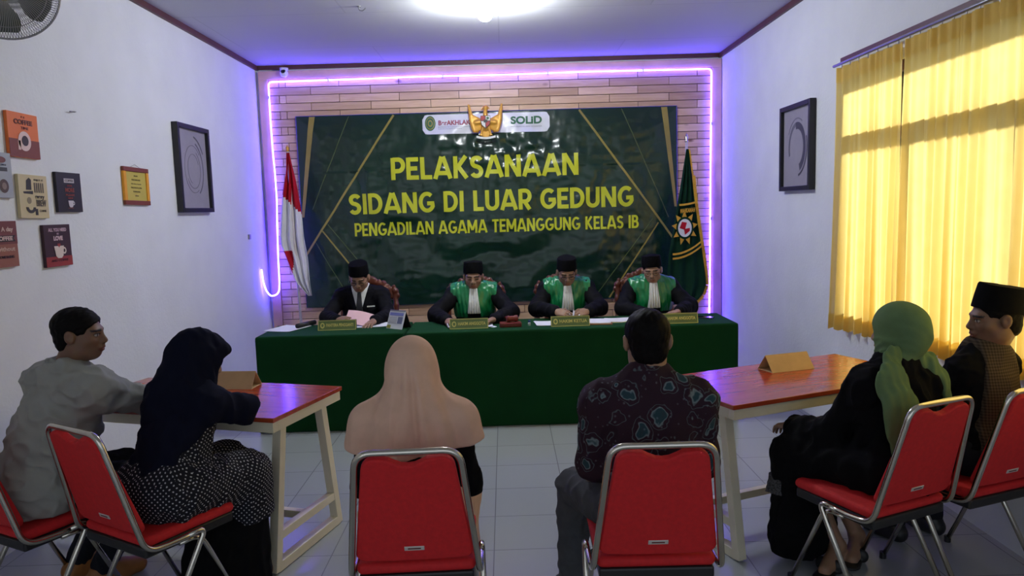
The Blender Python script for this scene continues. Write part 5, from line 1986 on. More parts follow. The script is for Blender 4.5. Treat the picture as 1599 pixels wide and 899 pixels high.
def head_shape(v, p, sc=1.0, jaw=1.0, ears=True):
    H, R = p.H, p.HR
    e = lambda c, r, k=0.02, op='add': v.ell(H(*[a * sc for a in c]), V3(*r) * sc, R, k, op)
    e((0, -0.012, 0.036), (0.0735, 0.092, 0.077))
    e((0, 0.028, -0.022), (0.0615, 0.064, 0.080), 0.03)
    e((0, 0.046, -0.082), (0.036 * jaw, 0.036, 0.026), 0.04)
    for s in (-1, 1):
        e((s * 0.041, 0.052, -0.020), (0.022, 0.024, 0.018), 0.025)
        e((s * 0.050, 0.000, -0.062), (0.015, 0.03, 0.026), 0.035)
        e((s * 0.031, 0.094, 0.006), (0.016, 0.012, 0.010), 0.014, 'sub')
        e((s * 0.031, 0.0745, 0.003), (0.0145, 0.013, 0.0115), 0.004)
    e((0, 0.076, 0.024), (0.05, 0.018, 0.010), 0.018)
    v.cone(H(0, 0.086 * sc, 0.012 * sc), H(0, 0.106 * sc, -0.024 * sc), 0.009 * sc, 0.0125 * sc, 0.014)
    for s in (-1, 1):
        e((s * 0.012, 0.096, -0.028), (0.010, 0.011, 0.0085), 0.008)
    e((0, 0.090, -0.050), (0.022, 0.012, 0.012), 0.014)
    e((0, 0.0965, -0.0555), (0.022, 0.009, 0.0052), 0.006)
    e((0, 0.0945, -0.0665), (0.019, 0.009, 0.0058), 0.006)
    e((0, 0.104, -0.0608), (0.024, 0.007, 0.0016), 0.003, 'sub')
    if ears:
        for s in (-1, 1):
            RE = R
            e((s * 0.078, -0.008, -0.003), (0.010, 0.020, 0.031), 0.008)
            e((s * 0.085, -0.014, 0.004), (0.007, 0.016, 0.024), 0.008)
            e((s * 0.092, -0.006, 0.002), (0.007, 0.009, 0.015), 0.006, 'sub')
    v.cone(p.j['neck'] - V3(0, 0, 0.02), H(0, -0.022, -0.055), 0.056 * sc, 0.054 * sc, 0.03)
    return v


def skin_colour(p, base, lids=False, old=False, sc=1.0):
    base = np.array(base)

    def fn(vert):
        c = np.tile(base, (len(vert), 1))
        q = (vert - p.j['head']) @ p.HR / sc
        x, y, z = np.abs(q[:, 0]), q[:, 1], q[:, 2]
        face = (y > 0.045) & (z > -0.12) & (z < 0.1) & (x < 0.08)
        lips = face & (((x / 0.024) ** 2 + ((z + 0.061) / 0.0125) ** 2) < 1) & (y > 0.08)
        c[lips] = base * np.array([0.95, 0.62, 0.62])
        brow = face & (np.abs(z - 0.024 - 0.06 * (x - 0.03) * (x < 0.03) + 0.10 * (x - 0.03) * (x > 0.03)) < 0.0048) & (x > 0.011) & (x < 0.053)
        c[brow] = (0.012, 0.010, 0.010)
        if lids:
            eye = face & (np.abs(z + 0.002 + 1.5 * (x - 0.031) ** 2 * 8) < 0.0030) & (np.abs(x - 0.031) < 0.016)
            c[eye] = (0.02, 0.015, 0.014)
        else:
            eye = face & ((((x - 0.031) / 0.0145) ** 2 + ((z - 0.003) / 0.0058) ** 2) < 1)
            c[eye] = (0.45, 0.42, 0.40)
            iris = face & ((((x - 0.031) / 0.0062) ** 2 + ((z - 0.002) / 0.0066) ** 2) < 1)
            c[iris] = (0.012, 0.010, 0.010)
            lash = face & (np.abs(z - 0.0095 + 12 * (x - 0.031) ** 2) < 0.0026) & (np.abs(x - 0.031) < 0.016)
            c[lash] = (0.02, 0.015, 0.014)
        nos = face & (np.abs(x - 0.010) < 0.005) & (np.abs(z + 0.0365) < 0.003) & (y > 0.09)
        c[nos] = base * 0.35
        return c
    return fn


def body(root, p, h, base, hands, feet=True, sc=1.0, lids=False, jaw=1.0):
    lo, hi = p.bounds(0.16)
    lo = np.minimum(lo, p.j['head'] - 0.15)
    hi = np.maximum(hi, p.j['head'] + 0.15)
    v = Vol(lo, hi, h)
    torso(v, p, -0.006)
    for s in 'LR':
        arm(v, p, s)
        leg(v, p, s, -0.004)
        if feet:
            foot(v, p, s)
        hd = hands[s]
        sgn = 1 if s == 'R' else -1
        hand(v, p.j['wr' + s], *hd)
    head_shape(v, p, sc, jaw)
    a, q = v.mesh(1)
    col = skin_colour(p, base, lids, sc=sc)(a)
    o = np_object('body', a, q, M_SKIN, root, tuple(root.location), color=col)
    return o


def volume(p, m, h, keys=None):
    return Vol(*p.bounds(m + 0.09, keys), h)


def folds(seed, scale, amp, aniso=(1, 1, 1), amp2=0.0):
    w1, w2 = Waves(seed, scale, 10, aniso), Waves(seed + 1, scale * 0.45, 10, aniso)
    return lambda q: -amp * (1 - np.abs(np.tanh(w1(q))) * 1.6) - amp2 * w2(q)


def hair(root, p, sc=1.0, h=0.005, thick=0.0, nape=-0.075, seed=4):
    v = Vol(p.j['head'] - 0.17, p.j['head'] + 0.17, h)
    H = lambda *c: p.H(*[a * sc for a in c])
    v.ell(H(0, -0.014, 0.040), V3(0.0785 + thick, 0.098 + thick, 0.080 + thick) * sc, p.HR)
    v.ell(H(0, -0.048, -0.030), V3(0.066, 0.050, 0.055) * sc, p.HR, 0.03)
    v.ell(H(0, 0.096, -0.035), V3(0.090, 0.085, 0.096) * sc, p.HR, 0.012, 'sub')
    for s in (-1, 1):
        v.ell(H(s * 0.088, 0.000, -0.008), V3(0.022, 0.030, 0.032) * sc, p.HR, 0.008, 'sub')
        v.ell(H(s * 0.075, 0.045, -0.045), V3(0.03, 0.045, 0.05) * sc, p.HR, 0.008, 'sub')
    v.cut(H(0, 0, nape), -p.HR[:, 2] + p.HR[:, 1] * 0.25, 0.01)
    w = Waves(seed, 0.030, 14)
    v.disp(lambda q: w(q) * 0.0010)
    return vol_object('hair', v, M_HAIR, root, tuple(root.location), 1)


def peci(root, p, z0=0.040, hgt=0.092, sc=1.0, tilt=0.12):
    M4 = Matrix(((p.HR[0, 0], p.HR[0, 1], p.HR[0, 2], p.j['head'][0] - root.location.x), (p.HR[1, 0], p.HR[1, 1], p.HR[1, 2], p.j['head'][1] - root.location.y),
                 (p.HR[2, 0], p.HR[2, 1], p.HR[2, 2], p.j['head'][2] - root.location.z), (0, 0, 0, 1))) @ Matrix.Translation((0, -0.010 * sc, z0 * sc)) @ Matrix.Rotation(tilt, 4, 'X')
    mb = MB()
    n = 48
    vs, fs = [], []
    prof = [(0.086, 0.0), (0.0865, 0.006), (0.084, hgt * 0.5), (0.080, hgt * 0.94), (0.077, hgt), (0.055, hgt + 0.001), (0.02, hgt + 0.002)]
    for r, z in prof:
        for k in range(n):
            a = 2 * math.pi * k / n
            x, y = r * math.cos(a), r * 1.19 * math.sin(a)
            dz = 0.006 * (1 - min(1, abs(x) / 0.05)) if z > hgt * 0.9 else 0
            vs.append(M4 @ (Vector((x, y, z + dz)) * sc))
    for i in range(len(prof) - 1):
        for k in range(n):
            k2 = (k + 1) % n
            fs.append((i * n + k, i * n + k2, (i + 1) * n + k2, (i + 1) * n + k))
    fs.append(tuple((len(prof) - 1) * n + k for k in range(n)))
    fs.append(tuple(range(n - 1, -1, -1)))
    mb.addv(vs, fs)
    o = mb.build('cap', M_CAP, root, smooth=True)
    o.modifiers.new('edges', 'EDGE_SPLIT').split_angle = math.radians(50)
    return o


def glasses(root, p, sc=1.0):
    g = MB()
    O = V3(*root.location)
    for s in (-1, 1):
        pts = [p.H(s * 0.033 * sc + 0.022 * math.cos(a) * sc, 0.105 * sc, 0.0 + 0.016 * math.sin(a) * sc) - O for a in np.linspace(0, 2 * math.pi, 21)[:-1]]
        g.tube(pts, 0.0019, 6, closed=True)
        g.tube([p.H(s * 0.054, 0.105, 0.004) - O, p.H(s * 0.076, 0.085, 0.006) - O, p.H(s * 0.082, 0.0, 0.008) - O], 0.0017, 6)
    g.tube([p.H(-0.012, 0.107, 0.003) - O, p.H(0, 0.110, 0.006) - O, p.H(0.012, 0.107, 0.003) - O], 0.0018, 6)
    return g.build('glasses', M_EYEGLASS, root)


def person(label, p, group=None):
    return thing('person', label, 'person', (float(p.S[0]), float(p.S[1]), 0), 0, group)


def collar(root, p, m, r=0.064, hgt=0.05, up=0.0, h=0.005, back=0.0):
    v = Vol(p.j['neck'] - 0.13, p.j['neck'] + 0.16, h)
    ax = nrm(p.H(0, -0.02, -0.05) - p.j['neck'])
    a = p.j['neck'] + ax * (0.0 + up)
    v.cone(a - ax * 0.03, a + ax * hgt, r + 0.012, r, 0.005)
    v.cut(a + ax * hgt, ax, 0.006)
    f = p.TR()[:, 1]
    v.cone(a + ax * 0.06 + f * 0.075, a + f * 0.05 - ax * 0.03, 0.03, 0.006, 0.01, op='sub')
    return vol_object('collar', v, m, root, tuple(root.location), 1)


SK = (0.36, 0.205, 0.130)
SKD = (0.20, 0.105, 0.065)
DN = V3(0, 0, -1)


# ------------------------------------------------------------------ the four behind the bench
def bench_pose(x, y, yaw, hx, hz, pitch, dy=0.07, roll=0, sw=0.172, shz=0.945):
    p = Pose(x, y, 180)
    p.set(hip=(0, -0.06, 0.56), neck=(hx * 0.6, 0.02, 0.985), head=(hx, dy, hz), shL=(-sw, 0.015, shz), shR=(sw, 0.015, shz),
          knL=(-0.12, 0.40, 0.50), knR=(0.12, 0.40, 0.50), anL=(-0.12, 0.37, 0.08), anR=(0.12, 0.37, 0.08), toL=(-0.13, 0.53, 0.03), toR=(0.13, 0.53, 0.03))
    return p.face(180 + yaw, pitch, roll)


def robed_judge(label, p, hands, base, seed, lids=True, spec=False, hair_on=True, sleeve=0.050):
    t = person(label, p)
    O = tuple(t.location)
    R = p.TR()
    r, f, u = R.T
    body(t, p, 0.005, base, hands, lids=lids)
    # robe
    v = volume(p, 0.20, 0.008)
    torso(v, p, 0.022)
    for s in 'LR':
        v.cone(p.j['sh' + s], p.j['el' + s], 0.066, 0.070, 0.03)
        v.cone(p.j['el' + s], lerp(p.j['el' + s], p.j['wr' + s], 0.90), 0.068, sleeve, 0.03)
        leg(v, p, s, 0.035, shin=0.0)
        v.cone(p.j['kn' + s], p.j['an' + s], 0.10, 0.12, 0.06)
    v.disp(folds(seed, 0.16, 0.004, (1, 1, 0.45), 0.002))
    v.cut(V3(0, 0, 0.10), DN, 0.01)
    v.ell(p.j['neck'] + u * 0.06 + f * 0.02, (0.062, 0.06, 0.075), None, 0.01, 'sub')
    vol_object('robe', v, M_ROBE, t, O)
    # satin front panels
    N = p.j['neck']
    for sg in (-1, 1):
        v = Vol(np.minimum(p.j['shL'], p.j['shR']) - V3(0.1, 0.2, 0.22), np.maximum(p.j['shL'], p.j['shR']) + V3(0.1, 0.2, 0.16), 0.005)
        torso(v, p, 0.033)
        v.disp(folds(seed + 7 + sg, 0.10, 0.004, (1, 1, 0.35), 0.0025))
        v.cut(p.j['neck'] - f * 0.05, -f, 0.0)
        v.cut(N + r * sg * 0.036, -r * sg - u * 0.10, 0.0)
        v.cut(N + r * sg * 0.200, r * sg + u * (-0.10), 0.008)
        v.cut(V3(0, 0, 0.752), DN, 0.0)
        v.ell(N + u * 0.055 + f * 0.02, (0.064, 0.064, 0.07), None, 0.01, 'sub')
        vol_object('satin_panel', v, M_SATIN, t, O)
    # pleated white neck band
    v = Vol(N - V3(0.12, 0.22, 0.26), N + V3(0.12, 0.1, 0.1), 0.004)
    torso(v, p, 0.044)
    v.cone(N + f * 0.065 + u * 0.035, N + f * 0.10 - u * 0.04, 0.028, 0.03, 0.02)
    v.disp(lambda q: 0.003 * np.sin(((q - N) @ r) * 2 * math.pi / 0.021))
    v.cut(N, -f, 0.0)
    for sg in (-1, 1):
        v.cut(N + r * sg * 0.036, r * sg - (-u) * 0.115, 0.004)
    v.cut(N + u * 0.036, u, 0.004)
    v.cut(V3(0, 0, 0.785), DN, 0.004)
    vol_object('white_band', v, M_WHITECLOTH, t, O)
    if hair_on:
        hair(t, p, h=0.006)
    peci(t, p)
    if spec:
        glasses(t, p)
    return t


def hset(pL, pR, curlL=0.5, curlR=0.5):
    return dict(L=pL, R=pR)


# clerk in a suit
p = bench_pose(-1.262, 6.40, 0, 0.0, 1.115, -24, 0.09, shz=0.95)
p.set(elL=(-0.25, 0.17, 0.80), elR=(0.27, 0.20, 0.80), wrL=(-0.165, 0.44, 0.785), wrR=(0.125, 0.40, 0.800))
t = person('man in black suit, tie and cap reading a pink paper at the left desk', p)
O = tuple(t.location)
R = p.TR()
r, f, u = R.T
N = p.j['neck']
body(t, p, 0.005, SK, dict(L=(nrm(p.rt * 0.25 + p.fw * 0.95 + DN * 0.12), DN, p.rt, 0.35, 1.2), R=(nrm(-p.rt * 0.75 + p.fw * 0.6 + V3(0, 0, 0.1)), nrm(p.fw * -0.3 - p.rt * 0.5 + DN * 0.6), nrm(V3(0, 0, 0.8) - p.rt * 0.4), 0.75, 0.8)), lids=True)
v = volume(p, 0.18, 0.007)
torso(v, p, 0.022)
for s in 'LR':
    arm(v, p, s, 0.018, lower=0.88)
v.disp(folds(31, 0.14, 0.004, amp2=0.0015))
v.cut(V3(0, 0, 0.50), DN, 0.01)
v.ell(N + u * 0.06 + f * 0.02, (0.062, 0.062, 0.07), None, 0.01, 'sub')
vol_object('jacket', v, M_SUIT, t, O)
v = Vol(N - V3(0.12, 0.22, 0.26), N + V3(0.12, 0.12, 0.1), 0.004)
torso(v, p, 0.0285)
for sg in (-1, 1):
    v.cut(N + r * sg * 0.054, r * sg - u * 0.30, 0.0)
v.cut(N, -f, 0.0)
v.ell(N + u * 0.055 + f * 0.01, (0.056, 0.056, 0.06), None, 0.01, 'sub')
vol_object('shirt_front', v, M_WHITECLOTH, t, O)
collar(t, p, M_WHITECLOTH, 0.063, 0.042, 0.0)
v = Vol(N - V3(0.12, 0.24, 0.26), N + V3(0.12, 0.12, 0.12), 0.004)
torso(v, p, 0.037)
v.cone(N + f * 0.060 + u * 0.030, N + f * 0.085 - u * 0.01, 0.022, 0.020, 0.01)
for sg in (-1, 1):
    v.cut(N + r * sg * 0.016 + u * 0.02, r * sg + u * 0.10, 0.003)
v.cut(N + u * 0.045, u, 0.003)
v.cut(N, -f, 0.0)
vol_object('tie', v, M_TIE, t, O)
for sg in (-1, 1):
    v = Vol(N - V3(0.16, 0.24, 0.28), N + V3(0.16, 0.12, 0.12), 0.004)
    torso(v, p, 0.0325)
    v.cut(N + r * sg * 0.054, -r * sg + u * 0.30, 0.0)
    v.cut(N + r * sg * 0.105 - u * 0.02, r * sg - u * 0.50, 0.002)
    v.cut(N - f * 0.02, -f, 0.0)
    v.cut(N + u * 0.03, u, 0.0)
    vol_object('lapel', v, M_SUIT, t, O)
vv = N - r * 0.098 - u * 0.082 + f * 0.150 - V3(*O)
MB().bar(vv - r * 0.035 + f * 0.0, vv + r * 0.03 + f * 0.008, 0.010, 0.010).build('pocket_square', M_WHITECLOTH, t)
v = Vol(p.j['hip'] - 0.35, p.j['hip'] + V3(0.35, 0.35, 0.1), 0.010)
v = Vol(V3(p.S[0] - 0.3, 5.8, 0), V3(p.S[0] + 0.3, 6.7, 0.75), 0.009)
for s in 'LR':
    leg(v, p, s, 0.014, shin=0.96)
vol_object('trousers', v, M_DARKTROUSER, t, O)
v = Vol(V3(p.S[0] - 0.3, 5.6, -0.01), V3(p.S[0] + 0.3, 6.5, 0.2), 0.007)
for s in 'LR':
    foot(v, p, s, 0.008)
v.cut(V3(0, 0, 0.105), V3(0, 0, 1), 0.005)
v.cut(V3(0, 0, 0.002), DN, 0.0)
vol_object('shoes', v, M_BLACKPLASTIC, t, O)
hair(t, p, h=0.006)
peci(t, p)
glasses(t, p)
# the pink paper in his hand
wR = p.j['wrR'] + nrm(-p.rt * 0.75 + p.fw * 0.6) * 0.105
pp = MB()
gg = 8
vs = []
for i in range(gg + 1):
    for j in range(gg + 1):
        a, b = i / gg, j / gg - 0.5
        q_ = V3(wR[0], wR[1], wR[2]) + V3(1, 0, -0.22) * (a * 0.215 - 0.015) + nrm(V3(0.12, 0.72, 0.62)) * (b * 0.145 + 0.045) + V3(0, -0.01, 0.012) * math.sin(a * math.pi)
        vs.append(tuple(q_))
n0 = len(vs)
vs += [(a, b + 0.0006, c - 0.0006) for a, b, c in vs]
fs = []
for i in range(gg):
    for j in range(gg):
        a = i * (gg + 1) + j
        fs += [(a, a + gg + 1, a + gg + 2, a + 1), (n0 + a, n0 + a + 1, n0 + a + gg + 2, n0 + a + gg + 1)]
pp.addv(vs, fs)
o = pp.build('paper_sheet', M_PINKPAPER, smooth=False)
tag(o, 'pale pink paper held up by the man in the suit', 'paper')

# left judge
p = bench_pose(-0.283, 6.38, 0, 0.0, 1.092, -8, 0.06)
p.set(elL=(-0.315, 0.22, 0.795), elR=(0.325, 0.20, 0.790), wrL=(-0.170, 0.50, 0.783), wrR=(0.195, 0.50, 0.783))
robed_judge('judge in black robe and green satin with a phone in hand, left of the three', p,
            dict(L=(nrm(p.fw * 0.75 + p.rt * 0.6), nrm(DN + p.fw * 0.1), nrm(p.rt - p.fw * 0.5), 0.45, 0.9), R=(nrm(p.fw * 0.9 - p.rt * 0.25), nrm(DN - p.rt * 0.5), nrm(-p.rt + V3(0, 0, 0.6)), 0.7, 0.8)), SK, 41)
o = MB().box((-0.035, -0.07, 0), (0.035, 0.07, 0.008)).build('mobile_phone', M_WHITEPLASTIC, bevel=0.003)
o.location, o.rotation_euler = (-0.445, 5.775, 0.765), (0.18, 0.1, 0.2)
tag(o, 'pale phone held by the left judge above the desk', 'phone')
MB().box((-0.028, -0.05, 0.0078), (0.028, 0.05, 0.0088)).build('screen', M_LENS, o)

# middle judge
p = bench_pose(0.522, 6.40, 0, 0.0, 1.105, -20, 0.085, shz=0.965)
p.set(elL=(-0.265, 0.18, 0.810), elR=(0.270, 0.17, 0.815), wrL=(-0.135, 0.42, 0.815), wrR=(0.120, 0.43, 0.820))
robed_judge('judge in black robe, green satin and glasses leafing through papers, middle of the three', p,
            dict(L=(nrm(p.rt * 0.80 + p.fw * 0.55 + DN * 0.15), nrm(-p.fw * 0.7 + DN * 0.7), nrm(V3(0, 0, 1) + p.fw * 0.3), 0.55, 0.8), R=(nrm(-p.rt * 0.80 + p.fw * 0.55 + DN * 0.15), nrm(-p.fw * 0.7 + DN * 0.7), nrm(V3(0, 0, 1) + p.fw * 0.3), 0.55, 0.8)), SK, 51, spec=True)
lf = MB()
for k, (dx, dz) in enumerate(((-0.07, 0.02), (-0.03, 0.055), (0.012, 0.075), (0.06, 0.035))):
    a, b = V3(0.525, 5.955, 0.760), V3(0.525 + dx, 5.93, 0.765 + dz)
    lf.addv([a - V3(0, 0.0, 0), a + V3(0, -0.13, 0.0), b + V3(0, -0.12, 0), b, a + V3(0.001, 0, -.0005), a + V3(0.001, -0.13, -.0005), b + V3(0.001, -0.12, -.0005), b + V3(0.001, 0, -.0005)],
            [(0, 1, 2, 3), (7, 6, 5, 4), (0, 4, 5, 1), (2, 6, 7, 3), (1, 5, 6, 2), (0, 3, 7, 4)])
lf.box((0.44, 5.82, 0.7515), (0.61, 5.96, 0.760))
o = lf.build('booklet', M_PAPER)
tag(o, 'small white booklet with fanned leaves under the fingers of the middle judge', 'booklet')

# right judge
p = bench_pose(1.262, 6.40, -12, 0.0, 1.098, -10, 0.06, roll=-4)
p.set(elL=(-0.300, 0.16, 0.795), elR=(0.275, 0.18, 0.795), wrL=(-0.14, 0.42, 0.785), wrR=(0.13, 0.44, 0.785))
robed_judge('judge in black robe, green satin and glasses beside the green flag, right of the three', p,
            dict(L=(nrm(p.rt * 0.75 + p.fw * 0.65), DN, nrm(p.rt - p.fw), 0.4, 0.9), R=(nrm(-p.rt * 0.7 + p.fw * 0.7), DN, nrm(-p.rt - p.fw), 0.4, 0.9)), (0.40, 0.23, 0.15), 61, spec=True)

# ------------------------------------------------------------------ man in the batik shirt (seen from behind)
p = Pose(0.505, 2.63, 0)
p.set(hip=(0, -0.05, 0.565), neck=(0, 0.0, 1.025), head=(0.004, 0.03, 1.170), shL=(-0.178, -0.005, 0.955), shR=(0.178, -0.005, 0.950), elL=(-0.205, 0.03, 0.69), elR=(0.205, 0.04, 0.68),
      wrL=(-0.17, 0.28, 0.62), wrR=(0.15, 0.30, 0.61), knL=(-0.245, 0.35, 0.50), knR=(0.20, 0.40, 0.51), anL=(-0.27, 0.30, 0.085), anR=(0.2, 0.37, 0.085), toL=(-0.30, 0.45, 0.03), toR=(0.22, 0.52, 0.03)).face(0, -4)
t = person('man with short black hair in a dark batik shirt, seen from behind', p)
O = tuple(t.location)
body(t, p, 0.0055, SK, dict(L=(nrm(p.fw + DN * 0.3), DN, p.rt, 0.4), R=(nrm(p.fw + DN * 0.3), DN, -p.rt, 0.4)))
v = volume(p, 0.17, 0.006)
torso(v, p, 0.020, w=1.0)
for s in 'LR':
    v.cone(p.j['sh' + s], lerp(p.j['sh' + s], p.j['el' + s], 0.88), 0.064, 0.070, 0.04)
v.ell(p.j['hip'] - V3(0, 0, 0.02), (0.185, 0.145, 0.10), None, 0.05)
v.disp(folds(71, 0.17, 0.005, (1, 1, 0.6), 0.002))
v.cut(V3(0, 0, 0.485), DN, 0.01)
for s in 'LR':
    d = nrm(p.j['el' + s] - p.j['sh' + s])
vol_object('batik_shirt', v, M_BATIK, t, O)
collar(t, p, M_BATIK, 0.066, 0.036)
v = volume(p, 0.13, 0.007, ('hip', 'knL', 'knR', 'anL', 'anR'))
for s in 'LR':
    leg(v, p, s, 0.016, shin=0.95)
v.ell(p.j['hip'] - V3(0, 0, 0.01), (0.17, 0.13, 0.10), None, 0.05)
v.disp(folds(75, 0.12, 0.005, amp2=0.002))
vol_object('trousers', v, M_TROUSER, t, O)
v = Vol(p.bounds(0.1, ('anL', 'anR', 'toL', 'toR'))[0] * np.array([1, 1, 0]), p.bounds(0.1, ('anL', 'anR', 'toL', 'toR'))[1], 0.006)
for s in 'LR':
    foot(v, p, s, 0.008)
v.cut(V3(0, 0, 0.10), V3(0, 0, 1), 0.005)
v.cut(V3(0, 0, 0.002), DN, 0.0)
vol_object('shoes', v, M_BLACKPLASTIC, t, O)
hair(t, p, thick=0.004, h=0.004, nape=-0.082)


# ------------------------------------------------------------------ head scarves
def scarf_head(v, p, sx=1.0):
    v.ell(p.H(0, -0.012, 0.022), V3(0.094 * sx, 0.112, 0.108), p.HR, 0.03)
    v.ell(p.H(0, 0.015, -0.045), V3(0.086 * sx, 0.092, 0.085), p.HR, 0.04)
    return v


def face_hole(v, p, s=1.0):
    v.ell(p.H(0, 0.105, -0.018), V3(0.060 * s, 0.062 * s, 0.078 * s), p.HR, 0.012, 'sub')


# woman in the dusty pink headscarf
p = Pose(-0.360, 2.665, 0)
p.set(hip=(0, -0.04, 0.56), neck=(0.0, 0.02, 0.945), head=(-0.002, 0.045, 1.082), shL=(-0.155, 0.0, 0.885), shR=(0.155, 0.0, 0.885), elL=(-0.190, 0.03, 0.655), elR=(0.190, 0.03, 0.645),
      wrL=(-0.13, 0.27, 0.61), wrR=(0.15, 0.26, 0.60), knL=(-0.11, 0.40, 0.50), knR=(0.12, 0.40, 0.50), anL=(-0.11, 0.38, 0.08), anR=(0.11, 0.38, 0.08), toL=(-0.12, 0.53, 0.03), toR=(0.12, 0.53, 0.03)).face(0, -6)
t = person('woman in a dusty pink headscarf and black sleeves, seen from behind', p)
O = tuple(t.location)
body(t, p, 0.006, SK, dict(L=(nrm(p.fw + DN * 0.3), DN, p.rt, 0.4), R=(nrm(p.fw + DN * 0.3), DN, -p.rt, 0.4)))
v = volume(p, 0.15, 0.007)
torso(v, p, 0.006)
for s in 'LR':
    v.cone(lerp(p.j['sh' + s], p.j['el' + s], 0.12), p.j['el' + s], 0.050, 0.057, 0.03)
    v.cone(p.j['el' + s], lerp(p.j['el' + s], p.j['wr' + s], 0.93), 0.055, 0.042, 0.03)
v.disp(folds(81, 0.10, 0.004, amp2=0.0015))
v.cut(V3(0, 0, 0.60), DN, 0.01)
vol_object('black_top', v, M_BLACKDRESS, t, O)
v = volume(p, 0.16, 0.008, ('hip', 'knL', 'knR', 'anL', 'anR'))
for s in 'LR':
    leg(v, p, s, 0.028, shin=0)
    v.cone(p.j['kn' + s], p.j['an' + s], 0.085, 0.11, 0.08)
v.ell(p.j['hip'] - V3(0, 0, -0.01), (0.192, 0.155, 0.118), None, 0.06)
v.disp(folds(83, 0.12, 0.005, (1, 1, 0.5), 0.002))
v.cut(V3(0, 0, 0.05), DN, 0.01)
vol_object('pink_skirt', v, M_PINK, t, O)
v = volume(p, 0.2, 0.0055, ('neck', 'head', 'shL', 'shR'))
scarf_head(v, p)
N = p.j['neck']
v.cone(p.H(0, -0.035, -0.03), N - p.fw * 0.035 + V3(0, 0, 0.03), 0.088, 0.098, 0.05)
for s, sg in (('L', -1), ('R', 1)):
    v.cone(N + V3(0, 0, 0.02), p.j['sh' + s] + V3(0, 0, 0.015), 0.078, 0.070, 0.06)
    v.cone(p.j['sh' + s], lerp(p.j['sh' + s], p.j['el' + s], 0.30) + p.rt * sg * 0.012, 0.074, 0.078, 0.05)
v.ell(N - V3(0, 0.03, 0.10), (0.165, 0.135, 0.16), None, 0.06)


def back(d, q, x0, sl, w_, amp):
    t_ = np.clip((1.16 - q[:, 2]) / 0.12, 0, 1)
    return amp * np.exp(-((d[:, 0] - x0 - sl * (0.95 - q[:, 2])) / w_) ** 2) * t_ * (d[:, 1] < 0.03)


def drape(q):
    d = q - N
    a = np.arctan2(d[:, 0], -d[:, 1] + 0.10)
    low = np.clip((1.12 - q[:, 2]) / 0.18, 0, 1)
    return low * (0.0060 * np.sin(a * 9 + 1.2 + 3.0 * (q[:, 2] - 0.9)) + 0.0035 * np.sin(a * 19 + q[:, 2] * 9)) + back(d, q, 0.02, 0.08, 0.011, 0.013) - back(d, q, 0.052, 0.16, 0.015, 0.008) + back(d, q, -0.045, -0.12, 0.012, 0.008) - back(d, q, -0.012, 0.0, 0.014, 0.008)


v.disp(drape)
v.cut(V3(p.S[0], p.S[1], 0.812), nrm(V3(0.04, 0.16, -1)), 0.008)
face_hole(v, p)
vol_object('headscarf', v, M_PINK, t, O)

# woman in navy with the polka dot skirt
p = Pose(-1.42, 2.985, -33)
p.set(hip=(0.0, -0.04, 0.57), neck=(-0.03, 0.10, 0.945))
p.world(head=(-1.335, 3.13, 1.070), shR=(-1.275, 3.035, 0.890), shL=(-1.490, 3.175, 0.890), elR=(-1.175, 3.185, 0.826), wrR=(-1.405, 3.340, 0.800), elL=(-1.500, 3.36, 0.812), wrL=(-1.360, 3.500, 0.790),
        knR=(-1.195, 3.205, 0.52), knL=(-1.34, 3.35, 0.52), anR=(-1.22, 3.19, 0.09), anL=(-1.37, 3.32, 0.09), toR=(-1.15, 3.31, 0.03), toL=(-1.29, 3.45, 0.03)).face(-50, -26)
t = person('woman in navy headscarf and polka dot skirt leaning on the left table', p)
O = tuple(t.location)
body(t, p, 0.006, SK, dict(L=(nrm(V3(0.2, 0.95, -0.05)), DN, V3(1, -0.2, 0), 0.3), R=(nrm(V3(-0.95, 0.3, -0.05)), DN, V3(-0.3, -1, 0), 0.3)))
v = volume(p, 0.17, 0.0065)
torso(v, p, 0.026, belly=0.01)
v.cut(p.L(0, -0.16, 0.600), nrm(p.fw * 0.70 + p.rt * 0.18 + DN), 0.012)
for s in 'LR':
    v.cone(p.j['sh' + s], p.j['el' + s], 0.070, 0.062, 0.05)
    v.cone(p.j['el' + s], lerp(p.j['el' + s], p.j['wr' + s], 0.98), 0.060, 0.042, 0.03)
v.disp(folds(91, 0.15, 0.006, (1, 1, 0.7), 0.002))
v.cut(V3(0, 0, 0.757), DN, 0.0) if False else None
vol_object('navy_top', v, M_NAVY, t, O)
v = volume(p, 0.22, 0.007, ('hip', 'knL', 'knR', 'neck'))
torso(v, p, 0.012, belly=0.015)
for s in 'LR':
    leg(v, p, s, 0.042, shin=0)
    v.cone(p.j['kn' + s], p.j['kn' + s] + V3(0.0, 0.0, -0.25), 0.098, 0.118, 0.06)
v.ell(p.j['hip'] + V3(0, 0, -0.005), (0.205, 0.185, 0.125), None, 0.06)
v.disp(folds(93, 0.16, 0.006, (1, 1, 0.7), 0.0025))
v.cut(p.L(0, 0, 0.300), nrm(p.fw * 0.10 + DN), 0.01)
v.cut(p.L(0, 0, 0.86), V3(0, 0, 1), 0.01)
vol_object('polka_dot_tunic', v, M_DOTS, t, O, boxuv=True)
v = volume(p, 0.16, 0.008, ('hip', 'knL', 'knR', 'anL', 'anR'))
for s in 'LR':
    leg(v, p, s, 0.012, shin=0)
    v.cone(p.j['kn' + s], p.j['an' + s] + V3(0, 0, -0.03), 0.080, 0.118, 0.09)
v.cone(p.L(0, 0.16, 0.30), p.L(0.02, 0.16, 0.08), 0.10, 0.15, 0.1)
v.disp(folds(95, 0.12, 0.006, (1, 1, 0.4), 0.002))
v.cut(V3(0, 0, 0.015), DN, 0.01)
vol_object('black_skirt', v, M_BLACKDRESS, t, O)
v = volume(p, 0.2, 0.006, ('neck', 'head', 'shL', 'shR'))
